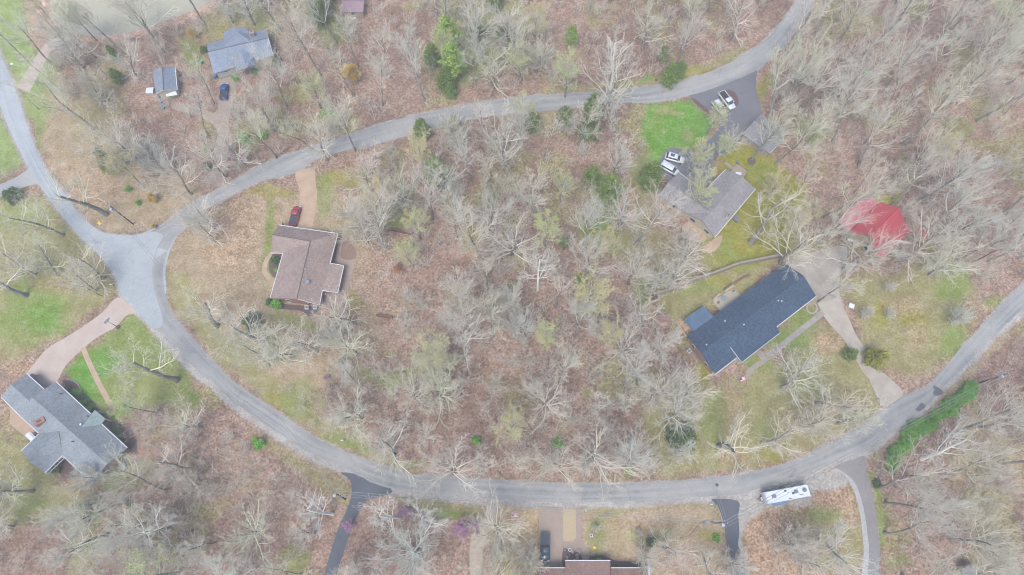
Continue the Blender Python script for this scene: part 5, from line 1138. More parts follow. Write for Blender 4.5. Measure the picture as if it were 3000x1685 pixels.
# ladder leaning flat behind the navy house
p = P(2018, 961); t = thing('ladder', 'short white ladder lying beside the patio roof edge', 'ladder', p, angpx(2012, 953, 2026, 970)); bm = B()
for y in (-.22, .22): bx(bm, -1.3, 1.3, y - .04, y + .04, .05, .12)
for k in range(8): bx(bm, -1.15 + k * .33 - .04, -1.15 + k * .33 + .04, -.18, .18, .06, .11)
obj('rails', bm, M['trim_white'], t)
# play equipment by the fence
p = P(1938, 945, .8); p.z = 0; t = thing('playhouse', 'low reddish timber play structure beside tan fence', 'play structure', p, angpx(1920, 940, 1960, 935)); bm = B()
for x in (-1.6, 1.6):
    for y in (-1.5, 1.5): cyl(bm, x, y, 0, 1.6, .08, 6)
obj('post', bm, M['timber_brown'], t); bm = B()
for k in range(9): bx(bm, -1.8, 1.8, -1.7 + k * .38, -1.42 + k * .38, 1.55 + .03 * (k % 2), 1.62 + .03 * (k % 2))
obj('platform', bm, M['brick_edge'], t); bm = B(); bx(bm, -.8, .9, -1.1, -.3, 1.7, 1.8); obj('panel', bm, M['log_pale'], t)
planter(1915, 872, 'round dark metal fire bowl near the fence lamp', .8, 'iron', .5, 'fire_bowl')
p = P(1950, 980); t = thing('riding_toy', 'small red toy car under twigs by the fence', 'toy', p, .4); bm = B(); loft(bm, [ringx(-.5, .25, .15, .4, .05), ringx(0, .3, .15, .6, .05), ringx(.5, .22, .15, .4, .05)]); obj('body', bm, M['paint_red'], t)
for s_ in (-1, 1):
    for x in (-.3, .3): bm = B(); tube(bm, [(x, s_ * .24, .14), (x, s_ * .32, .14)], .14, 10); obj('wheel', bm, M['rubber'], t)

# ------------------------------------------------------------------ trees
def bark(name, c, c2, rnd, scale=2.0, cold=None):
    m = mat(name, c, .95, c2, scale, 4, rnd=0, stretch=(1, 1, .25), spec=.1)
    t = m.node_tree; b = t.nodes['Principled BSDF']; src = b.inputs['Base Color'].links[0].from_socket
    oi = t.nodes.new('ShaderNodeObjectInfo'); rp = t.nodes.new('ShaderNodeValToRGB')
    e = rp.color_ramp.elements; e[0].color = rnd[0]; e[1].color = rnd[2]; e[1].position = 1.0
    k = e.new(.5); k.color = rnd[1]
    t.links.new(oi.outputs['Random'], rp.inputs[0])
    mx = t.nodes.new('ShaderNodeMix'); mx.data_type = 'RGBA'; mx.blend_type = 'MULTIPLY'; mx.inputs[0].default_value = 1
    t.links.new(src, mx.inputs[6]); t.links.new(rp.outputs[0], mx.inputs[7]); t.links.new(mx.outputs[2], b.inputs['Base Color'])
    return m
tint = ((.97, 1.025, .86, 1), (1.03, .98, .93, 1), (.93, .99, .97, 1))
M['trunk_bark'] = bark('trunk_bark', (.22,.215,.20,1), (.12,.115,.11,1), tint)
M['twig_bark'] = bark('twig_bark', (.54,.52,.46,1), (.42,.402,.355,1), tint, .5)
M['white_bark'] = bark('white_bark', (.62,.63,.58,1), (.50,.49,.43,1), ((1, 1, 1, 1), (1, 1, 1, 1), (1, 1, 1, 1)), .8)
def leafm(name, c, c2, rough=.8, rnd=.12, scale=.7):
    m = mat(name, c, rough, c2, scale, 4, rnd=rnd, spec=.1); return m
M['cedar_leaf'] = leafm('cedar_leaf', col(136, 160, 78), col(102, 130, 60))
M['pine_leaf'] = leafm('pine_leaf', col(168, 196, 98), col(134, 166, 76))
M['holly_leaf'] = leafm('holly_leaf', col(118, 146, 90), col(90, 118, 72))
M['bright_leaf'] = leafm('bright_leaf', col(138, 198, 80, .6), col(100, 164, 64, .6))
M['hedge_leaf'] = leafm('hedge_leaf', col(136, 194, 78, .6), col(98, 158, 62, .6))
M['golden_leaf'] = leafm('golden_leaf', col(178, 178, 80), col(150, 156, 70))
M['bud_green'] = leafm('bud_green', col(202, 210, 136), col(184, 194, 116))
M['bud_yellow'] = leafm('bud_yellow', col(212, 204, 136), col(198, 188, 116))
M['flower_gold'] = leafm('flower_gold', col(226, 190, 92), col(214, 180, 84))
M['flower_pink'] = leafm('flower_pink', col(196, 140, 188), col(184, 130, 176))
M['flower_white'] = leafm('flower_white', col(214, 212, 218), col(200, 196, 204))
M['leaf_rust'] = leafm('leaf_rust', col(214, 150, 110), col(226, 130, 70))

class Wood:
    def __init__(s): s.thick = []; s.thin = []; s.tips = []
def nrm(v): return v / (np.linalg.norm(v) + 1e-9)
def grow(R, w, p, d, L, r, lvl, top, prm):
    n = prm['segs'][lvl]; pts = [p.copy()]; rs = [r]; d = nrm(d); step = L / n; wb = prm['wob'][lvl] * (1.5 if lvl == 2 else 1)
    for i in range(n):
        d = nrm(d + R.normal(0, wb, 3) + np.array((0, 0, prm['up'][lvl])))
        p = p + d * step; pts.append(p.copy()); rs.append(max(r * (1 - (i + 1) / n * prm['tap'][lvl]), prm['rmin']))
        u = (i + 1) / n
        if lvl < top and u > prm['bare'][lvl]:
            k = prm['kids'][lvl]; k = int(k) + (R.random() < k - int(k))
            for _ in range(k):
                a = R.random() * 2 * math.pi; perp = nrm(np.cross(d, R.normal(0, 1, 3)))
                an = math.radians(R.normal(prm['ang'][lvl], 9)); cd = d * math.cos(an) + perp * math.sin(an)
                if lvl == 0:
                    az = prm['az'] = prm.get('az', 0) + 2.4 + R.normal(0, .35); ele = math.radians(90 - prm['ang'][0] + R.normal(0, 9))
                    cd = np.array((math.cos(az) * math.cos(ele), math.sin(az) * math.cos(ele), math.sin(ele)))
                cl = L * prm['len'][lvl] * R.uniform(.7, 1.2) * (1 - .55 * u if lvl else (1.15 - .62 * u))
                grow(R, w, p, cd, cl, rs[-1] * prm['rr'][lvl] * R.uniform(.85, 1.1), lvl + 1, top, prm)
    if lvl == 0: w.thick.append((pts, rs))
    else:
        for i in range(n): w.thin.append((pts[i], pts[i + 1], rs[i], rs[i + 1]))
    if lvl >= top: w.tips += pts[1:]
def thin_mesh(name, segs):
    A = np.array([s[0] for s in segs]); Bq = np.array([s[1] for s in segs]); ra = np.array([s[2] for s in segs])[:, None]; rb = np.array([s[3] for s in segs])[:, None]
    D = Bq - A; D /= np.linalg.norm(D, axis=1, keepdims=True) + 1e-9
    ref = np.where(np.abs(D[:, 2:3]) < .9, np.array([[0, 0, 1.]]), np.array([[1., 0, 0]]))
    U = np.cross(D, ref); U /= np.linalg.norm(U, axis=1, keepdims=True); V = np.cross(D, U)
    vs = []
    for q, r_ in ((A, ra), (Bq, rb)):
        for k in range(3):
            a = 2 * math.pi * k / 3; vs.append(q + (U * math.cos(a) + V * math.sin(a)) * r_)
    vs = np.stack(vs, 1).reshape(-1, 3); n = len(segs)
    base = (np.arange(n) * 6)[:, None, None]
    q = np.array([[0, 1, 4, 3], [1, 2, 5, 4], [2, 0, 3, 5]])[None] + base
    return quads(name, vs, q.reshape(-1, 4))
def quads(name, vs, q):
    me = bpy.data.meshes.new(name); me.vertices.add(len(vs)); me.vertices.foreach_set('co', np.asarray(vs, np.float32).ravel())
    me.loops.add(q.size); me.loops.foreach_set('vertex_index', q.ravel().astype(np.int32)); me.polygons.add(len(q))
    me.polygons.foreach_set('loop_start', (np.arange(len(q)) * q.shape[1]).astype(np.int32)); me.update(calc_edges=True); return me
def leaf_mesh(name, pts, size, R, flat_=.5):
    pts = np.asarray(pts); n = len(pts)
    a = R.normal(0, 1, (n, 3)); a[:, 2] *= flat_; a /= np.linalg.norm(a, axis=1, keepdims=True)
    b_ = np.cross(a, R.normal(0, 1, (n, 3))); b_ /= np.linalg.norm(b_, axis=1, keepdims=True)
    s_ = (size * R.uniform(.6, 1.3, n))[:, None]
    vs = np.stack([pts - a * s_, pts + b_ * s_ * .5, pts + a * s_, pts - b_ * s_ * .5], 1).reshape(-1, 3)
    return quads(name, vs, (np.arange(n) * 4)[:, None] + np.arange(4)[None])
BASE = dict(segs=[9, 7, 5, 4, 2], wob=[.05, .08, .09, .10, .1], up=[.03, .13, .09, .07, .05], tap=[.68, .68, .78, .85, .7], rmin=.009,
            bare=[.30, .12, .1, .1, 0], kids=[1.8, 1.5, 1.5, 1.15, 0], ang=[48, 36, 34, 32, 24], len=[.66, .54, .52, .6, .5], rr=[.62, .60, .46, .42, .5])
def make_tree(seed, H, r, prm=None, trunkm='trunk_bark', twigm='twig_bark', bud=None, budsize=.12, budfrac=.5, top=4, multi=1, name='bare_tree'):
    R = np.random.default_rng(seed); q = dict(BASE); q.update(prm or {}); w = Wood()
    for k in range(multi):
        d = np.array((R.normal(0, .06), R.normal(0, .06), 1.0)) if multi == 1 else np.array((math.cos(k * 6.28 / multi) * .35, math.sin(k * 6.28 / multi) * .35, 1.0))
        grow(R, w, np.zeros(3), d, H * .86, r, 0, top, dict(q))
    bm = B()
    for pts, rs in w.thick:
        if pts[0][2] < .01: rs = [rs[0] * 1.35] + rs[1:]
        tube(bm, pts, rs, 8 if rs[0] > .12 else 5, False)
    t = thing(name, 'x', 'tree'); mt = bpy.data.meshes.new('trunk'); bm.to_mesh(mt); bm.free(); link('trunk', mt, M[trunkm], t, True)
    mc = thin_mesh('crown', w.thin); co = link('crown', mc, M[twigm], t)
    if bud:
        tp = np.array(w.tips); tp = tp[R.random(len(tp)) < budfrac]; tp = tp + R.normal(0, .12, tp.shape)
        bo = link('buds' if 'bud' in bud else 'leaves' if 'leaf' in bud else 'blossom', leaf_mesh('buds', tp, budsize, R), M[bud], co)
    return t
PROTO = []
for k in range(6): PROTO.append(('tall', make_tree(100 + k, 18.5 + k * .3, .25 + .02 * (k % 3), dict(bare=[.38 + .04 * (k % 3), .12, .1, .1, 0], ang=[36 + 4 * (k % 4), 34, 32, 30, 24], len=[.60 + .04 * (k % 3), .56, .54, .6, .5]))))
for k in range(4): PROTO.append(('spreading', make_tree(200 + k, 15.0, .32, dict(bare=[.22, .1, .1, .1, 0], ang=[60, 42, 38, 36, 26], len=[.78, .58, .52, .56, .5], wob=[.07, .14, .14, .14, .12], kids=[1.6, 1.4, 1.5, 1.15, 0]))))
for k in range(3): PROTO.append(('slender', make_tree(300 + k, 15.5, .15, dict(bare=[.45, .15, .1, .1, 0], ang=[36, 32, 32, 32, 24], len=[.40, .55, .52, .56, .5], kids=[1.9, 1.4, 1.4, 1.1, 0]))))
for k in range(2): PROTO.append(('fan', make_tree(400 + k, 11.5, .24, dict(bare=[.10, .1, .1, .1, 0], ang=[48, 30, 28, 26, 20], len=[.72, .5, .5, .5, .5], up=[.03, .10, .06, .05, .03], kids=[2.8, 1.8, 1.7, 1.35, 0], wob=[.06, .07, .09, .1, .1]))))
for k in range(2): PROTO.append(('budding', make_tree(500 + k, 14, .2, dict(ang=[46, 40, 38, 36, 30], bare=[.3, .1, .1, .1, 0]), bud='bud_green' if k == 0 else 'bud_yellow', budsize=.11, budfrac=.42, name='budding_tree')))
for k in range(2): PROTO.append(('bigtrunk', make_tree(800 + k, 17.0, .52, dict(bare=[.34, .15, .1, .1, 0], ang=[56, 44, 38, 36, 26], len=[.72, .58, .52, .56, .5], wob=[.06, .14, .14, .14, .12], kids=[1.5, 1.4, 1.5, 1.1, 0], rr=[.48, .6, .46, .42, .5], tap=[.6, .7, .8, .85, .7]))))
PROTO.append(('sycamore', make_tree(600, 19, .36, dict(bare=[.3, .1, .1, .1, 0], ang=[56, 44, 40, 40, 30], kids=[1.6, 1.3, 1.4, 1.3, 0], len=[.55, .5, .5, .5, .5], rr=[.5, .6, .62, .6, .6]), 'white_bark', 'white_bark', name='sycamore_tree')))
PROTO.append(('redbud', make_tree(700, 5.5, .10, dict(bare=[.15, .1, .1, 0, 0], kids=[2.4, 1.8, 1.6, 0, 0], len=[.6, .5, .5, .5, .5]), bud='flower_pink', budsize=.08, budfrac=.55, top=3, name='redbud_tree')))
PROTO.append(('goldbush', make_tree(710, 4.5, .07, dict(bare=[.1, .1, .1, 0, 0], kids=[2.6, 1.8, 1.4, 0, 0], len=[.7, .5, .5, .5, .5]), bud='flower_gold', budsize=.12, budfrac=.9, top=3, name='flowering_shrub')))
PROTO.append(('whitebush', make_tree(720, 4.2, .08, dict(bare=[.1, .1, .1, 0, 0], kids=[2.4, 1.6, 1.5, 0, 0], len=[.7, .5, .5, .5, .5]), bud='flower_white', budsize=.05, budfrac=.2, top=3, name='flowering_tree')))
PROTO.append(('rusttree', make_tree(730, 6.5, .1, dict(bare=[.2, .1, .1, 0, 0], kids=[2.4, 1.6, 1.4, 0, 0], len=[.6, .5, .5, .5, .5]), bud='leaf_rust', budsize=.12, budfrac=.5, top=3, name='rusty_leaved_tree')))
PROTO.append(('dense', make_tree(740, 13, .28, dict(bare=[.16, .1, .1, .1, 0], ang=[58, 44, 42, 40, 30], len=[.62, .5, .48, .5, .5], kids=[3.0, 1.9, 1.9, 1.6, 0], wob=[.06, .15, .2, .22, .2]), bud='bud_yellow', budsize=.05, budfrac=.5)))
KIND = {}
for i, (k, o) in enumerate(PROTO): KIND.setdefault(k, []).append(i)
def evergreen(seed, H, rad, leaf, n=2600, cone=.6, size=.28, name='evergreen_tree', trunk=True, low=.06):
    R = np.random.default_rng(seed); pts = []
    nb = int(H * 11); br = B()
    for k in range(nb):
        u = low + (1 - low) * (k + R.random()) / nb; z = H * u; prof = (1 - u) ** cone * (min(1, (u - low + .06) / .22)) if cone > 0 else math.sqrt(max(.02, 1 - (2 * u - 1) ** 2))
        L = rad * prof * R.uniform(.62, 1.18) + .15; az = k * 2.4 + R.normal(0, .3); tilt_ = R.uniform(-.1, .35)
        m_ = max(4, int(n / nb * (L / rad) * 1.6)); s_ = R.uniform(.15, 1, m_) ** .7
        c_ = np.stack([np.cos(az) * s_ * L, np.sin(az) * s_ * L, z + s_ * L * tilt_ - (s_ ** 2) * L * .15], 1); c_ += R.normal(0, .17 + .05 * rad, c_.shape) * np.array([[1, 1, .6]])
        pts.append(c_)
        if trunk and k % 3 == 0: tube(br, [(0, 0, z), (math.cos(az) * L * .8, math.sin(az) * L * .8, z + L * .8 * tilt_)], [.04, .015], 4, False)
    t = thing(name, 'x', 'tree')
    if trunk:
        tube(br, [(0, 0, 0), (.05, 0, H * .5), (0, 0, H * .95)], [.16, .1, .02], 7, False); obj('trunk', br, M['trunk_bark'], t)
    else:
        for a in range(4): tube(br, [(0, 0, 0), (math.cos(a * 1.6) * rad * .4, math.sin(a * 1.6) * rad * .4, H * .7)], [.05, .02], 4, False)
        obj('stem', br, M['trunk_bark'], t)
    pts = np.concatenate(pts); pts[:, 2] = np.maximum(pts[:, 2], .08)
    link('crown' if trunk else 'foliage', leaf_mesh('crown', pts, size, R, .8), M[leaf], t); return t
EV = {'cedar': evergreen(1, 10.5, 3.3, 'cedar_leaf', 4600, .55, .32, 'cedar_tree'), 'pine': evergreen(2, 14, 4.0, 'pine_leaf', 4600, .6, .36, 'pine_tree', True, .25), 'darkpine': evergreen(3, 9, 3.1, 'cedar_leaf', 2600, .6, .30, 'cedar_tree'),
      'holly': evergreen(4, 3.2, 1.9, 'holly_leaf', 3200, 0, .20, 'evergreen_shrub', False), 'bush': evergreen(5, 2.2, 1.25, 'bright_leaf', 1500, 0, .17, 'evergreen_shrub', False),
      'hedge': evergreen(6, 2.6, 1.9, 'hedge_leaf', 3000, 0, .20, 'hedge_bush', False), 'gold': evergreen(7, 7, 2.3, 'golden_leaf', 3000, .5, .26, 'golden_cedar'), 'small': evergreen(8, 1.1, .62, 'holly_leaf', 480, 0, .12, 'evergreen_shrub', False),
      'smallbright': evergreen(9, 1.1, .62, 'bright_leaf', 480, 0, .12, 'evergreen_shrub', False), 'oval': evergreen(10, 10.5, 2.9, 'cedar_leaf', 9000, .42, .26, 'cedar_tree', True, .03)}
USED = set()
def place(proto, px, py, label, cat='tree', s=1.0, sz=None, rz=None, group=None, lean=(0, 0), z=0):
    key = proto.name
    o = proto if key not in USED else copy_tree(proto)
    USED.add(key); p = P(px, py); o.location = (p.x, p.y, -.03); o.scale = (s, s, sz or s); o.rotation_euler = (lean[0], lean[1], random.random() * 6.28 if rz is None else rz)
    o['label'] = label; o['category'] = cat
    if group: o['group'] = group
    return o

# evergreens and shrubs, each placed where it is rooted
for k, px, py, s, lab in [
    ('oval', 1897, 545, 1.0, 'dense dark green rounded cedar beside the white minivan'),
    ('pine', 1318, 165, 1.05, 'tall pale green pine with smaller pines round it, topmost'), ('pine', 1332, 235, 1.0, 'olive green pine just below the tall pale one'), ('cedar', 1310, 262, .85, 'dark green cedar against the lower olive pine'), ('darkpine', 1322, 282, .65, 'dark cedar nearest the road below the pines'), ('darkpine', 1270, 190, .9, 'shadowy cedar on the shed side of tall pines'),
    ('darkpine', 1400, 115, .85, 'green cedar beside the tall pine, toward upper road bend'), ('darkpine', 1475, 120, .75, 'dim green cedar behind bare trees at the top wood'), ('darkpine', 1450, 25, .9, 'dark cedar at the top picture edge above the pines'),
    ('cedar', 1240, 402, .75, 'green cedar leaning over the upper road edge'), ('cedar', 1285, 535, 1.05, 'bright green cedar deep inside the middle wood top'), ('darkpine', 1335, 385, .7, 'olive cedar standing at the road edge wood'), ('darkpine', 1650, 370, .9, 'dark cedar under the road in the middle wood'), ('cedar', 1735, 345, .9, 'bright green cedar close under upper road'), ('darkpine', 1720, 400, 1.0, 'dim cedar just below the bright green roadside cedar'), ('darkpine', 1560, 380, .8, 'shaded cedar halfway along the wood under the road'),
    ('cedar', 1780, 575, .95, 'dim green cedar between rounded cedar and the wood'), ('darkpine', 1730, 540, .9, 'darker cedar behind bare branches near green patch'), ('darkpine', 1955, 245, .9, 'slim dark cedar on the upper road bank'), ('darkpine', 1985, 225, .7, 'twiggy dark cedar beyond the bank mailbox'), ('darkpine', 1940, 175, .6, 'olive topped cedar behind the bank cedars'),
    ('pine', 1670, 140, .6, 'small olive pine in the top wood above the road'), ('darkpine', 345, 490, 1.0, 'dark cedar veiled by bare branches near west lawn'), ('cedar', 330, 500, .6, 'small yellow green cedar beside the veiled dark one'), ('darkpine', 345, 175, .6, 'small dark evergreen near the pond brush'), ('darkpine', 355, 240, .6, 'second small dark evergreen below the pond brush'),
    ('darkpine', 940, 70, 1.0, 'grey green cedar beside the mauve shed'), ('darkpine', 960, 20, .8, 'feathery cedar at the top edge near mauve shed'), ('gold', 2550, 1060, 1.0, 'golden green cedar above the broken concrete apron'), ('gold', 2535, 1040, .6, 'small golden cedar behind the larger golden one'), ('darkpine', 2480, 1045, .55, 'dull olive cedar at the end of concrete drive'),
    ('darkpine', 1650, 720, .5, 'small dark evergreen in the central wood'), ('darkpine', 1700, 825, .5, 'small round cedar with bare branches, central wood')]:
    place(EV[k], px, py, lab, 'tree', s)
for k, px, py, s, lab in [
    ('bush', 965, 345, 1.1, 'bright green rounded bush in clearing above the upper road'), ('holly', 745, 945, 1.0, 'large dark green bush beside the corner lot lawn'), ('bush', 762, 1302, .9, 'bright green bush by the outer verge of road bend'), ('holly', 1992, 1290, 1.55, 'big dark green bush under bare branches near lower road'),
    ('bush', 813, 893, 1.0, 'bright green bush beside the brick gable corner'), ('holly', 793, 888, .5, 'dark shrub at the corner of brick gable bed'), ('bush', 1396, 1292, .7, 'green bush in the lower middle wood'), ('bush', 1632, 1300, .9, 'bright green bush in wood close to lower road'), ('bush', 1738, 1340, .5, 'small green bush right of the taller lower wood bush'), ('bush', 720, 410, .9, 'green bush beside the dirt track near the road'), ('bush', 773, 402, .8, 'grey green bush farther from the dirt track'), ('holly', 610, 490, .5, 'small bush on the dirt track edge, lower'), ('bush', 610, 440, .6, 'small bush on the dirt track edge, upper'),
    ('smallbright', 380, 556, 1.0, 'small bright conifer on the tan corner lawn'), ('smallbright', 408, 596, .9, 'pointed little conifer nearer the fork pole'), ('holly', 811, 187, .7, 'dark bush at the end of the blue grey house'), ('bush', 694, 232, .7, 'bright bush beside the blue pickup drive'), ('bush', 750, 215, .5, 'bright little bush under the blue grey eave'), ('bush', 630, 225, .4, 'green shrub at the blue grey house corner'),
    ('holly', 600, 150, .5, 'dim green shrub between outbuilding and barrel'), ('bush', 1500, 700, .0001, '') , ('holly', 2565, 1418, .45, 'blue green shrub beside the curved drive'), ('smallbright', 2096, 1577, 1.0, 'bright grassy clump at the cracked driveway edge'), ('holly', 1905, 1588, .5, 'teal green shrub inside the wavy edging'), ('smallbright', 1543, 1640, .9, 'green shrub beside the brown concrete drive'), ('bush', 815, 795, .5, 'shrub in the bed beside the curved walk, lower'), ('holly', 806, 765, .5, 'shrub in the bed beside the curved walk, upper'),
    ('smallbright', 1755, 1645, .8, 'yellow green clump in the lower mulch bed'), ('holly', 2578, 735, .6, 'dark shrub under the edge of red lean-to'), ('holly', 2606, 718, .5, 'second dark shrub by the red lean-to corner'), ('bush', 255, 1485, .7, 'bright shrub in the grass below the grey roof'), ('holly', 382, 1475, .35, 'small teal green shrub by the lower wood edge'), ('holly', 345, 1262, .5, 'dark shrub beyond the porch of grey roof'), ('holly', 350, 1275, .45, 'second dark shrub beyond the grey porch'),
    ('holly', 170, 1370, .6, 'blue green shrub under the white pergola'), ('holly', 45, 582, 1.0, 'sprawling dull green bush near the left picture edge'), ('bush', 2535, 215, .5, 'faint green bush in the upper steep wood'), ('holly', 2190, 1060, .0001, '')]:
    if s < .01: continue
    place(EV[k], px, py, lab, 'shrub', s)
for i, (x, y) in enumerate(sorted([(210, 1150), (222, 1149), (225, 1164), (239, 1163), (240, 1179), (253, 1178), (248, 1168), (254, 1192), (268, 1193), (263, 1183), (234, 1152), (262, 1202)])):
    place(EV['small' if i % 2 == 0 else 'smallbright'], x, y, f"{['first','second','third','fourth','fifth','sixth'][i // 2]} " + ('dark' if i % 2 == 0 else 'pale') + ' green clipped shrub along the grey roof, counted towards porch', 'shrub', .9, group=('dark' if i % 2 == 0 else 'pale') + ' shrubs along the grey roof')
hp = resample([(2600, 1358), (2640, 1305), (2682, 1258), (2718, 1232), (2746, 1212), (2795, 1170), (2836, 1134)], 15)[0]
ords = ['first', 'second', 'third', 'fourth', 'fifth', 'sixth', 'seventh', 'eighth', 'ninth', 'tenth', 'eleventh', 'twelfth', 'thirteenth', 'fourteenth', 'fifteenth', 'sixteenth', 'seventeenth', 'eighteenth', 'nineteenth', 'twentieth']
for i, q in enumerate(hp):
    x, y = proj(q[0] + random.uniform(-.7, .7), q[1] + random.uniform(-.7, .7))
    if i in (9,): continue
    place(EV['hedge'], x, y, f'{ords[i - (i > 9)]} leafy bush of the bright green hedge, counted up from the driveway', 'hedge bush', random.uniform(.68, 1.0), group='bushes of the roadside hedge')

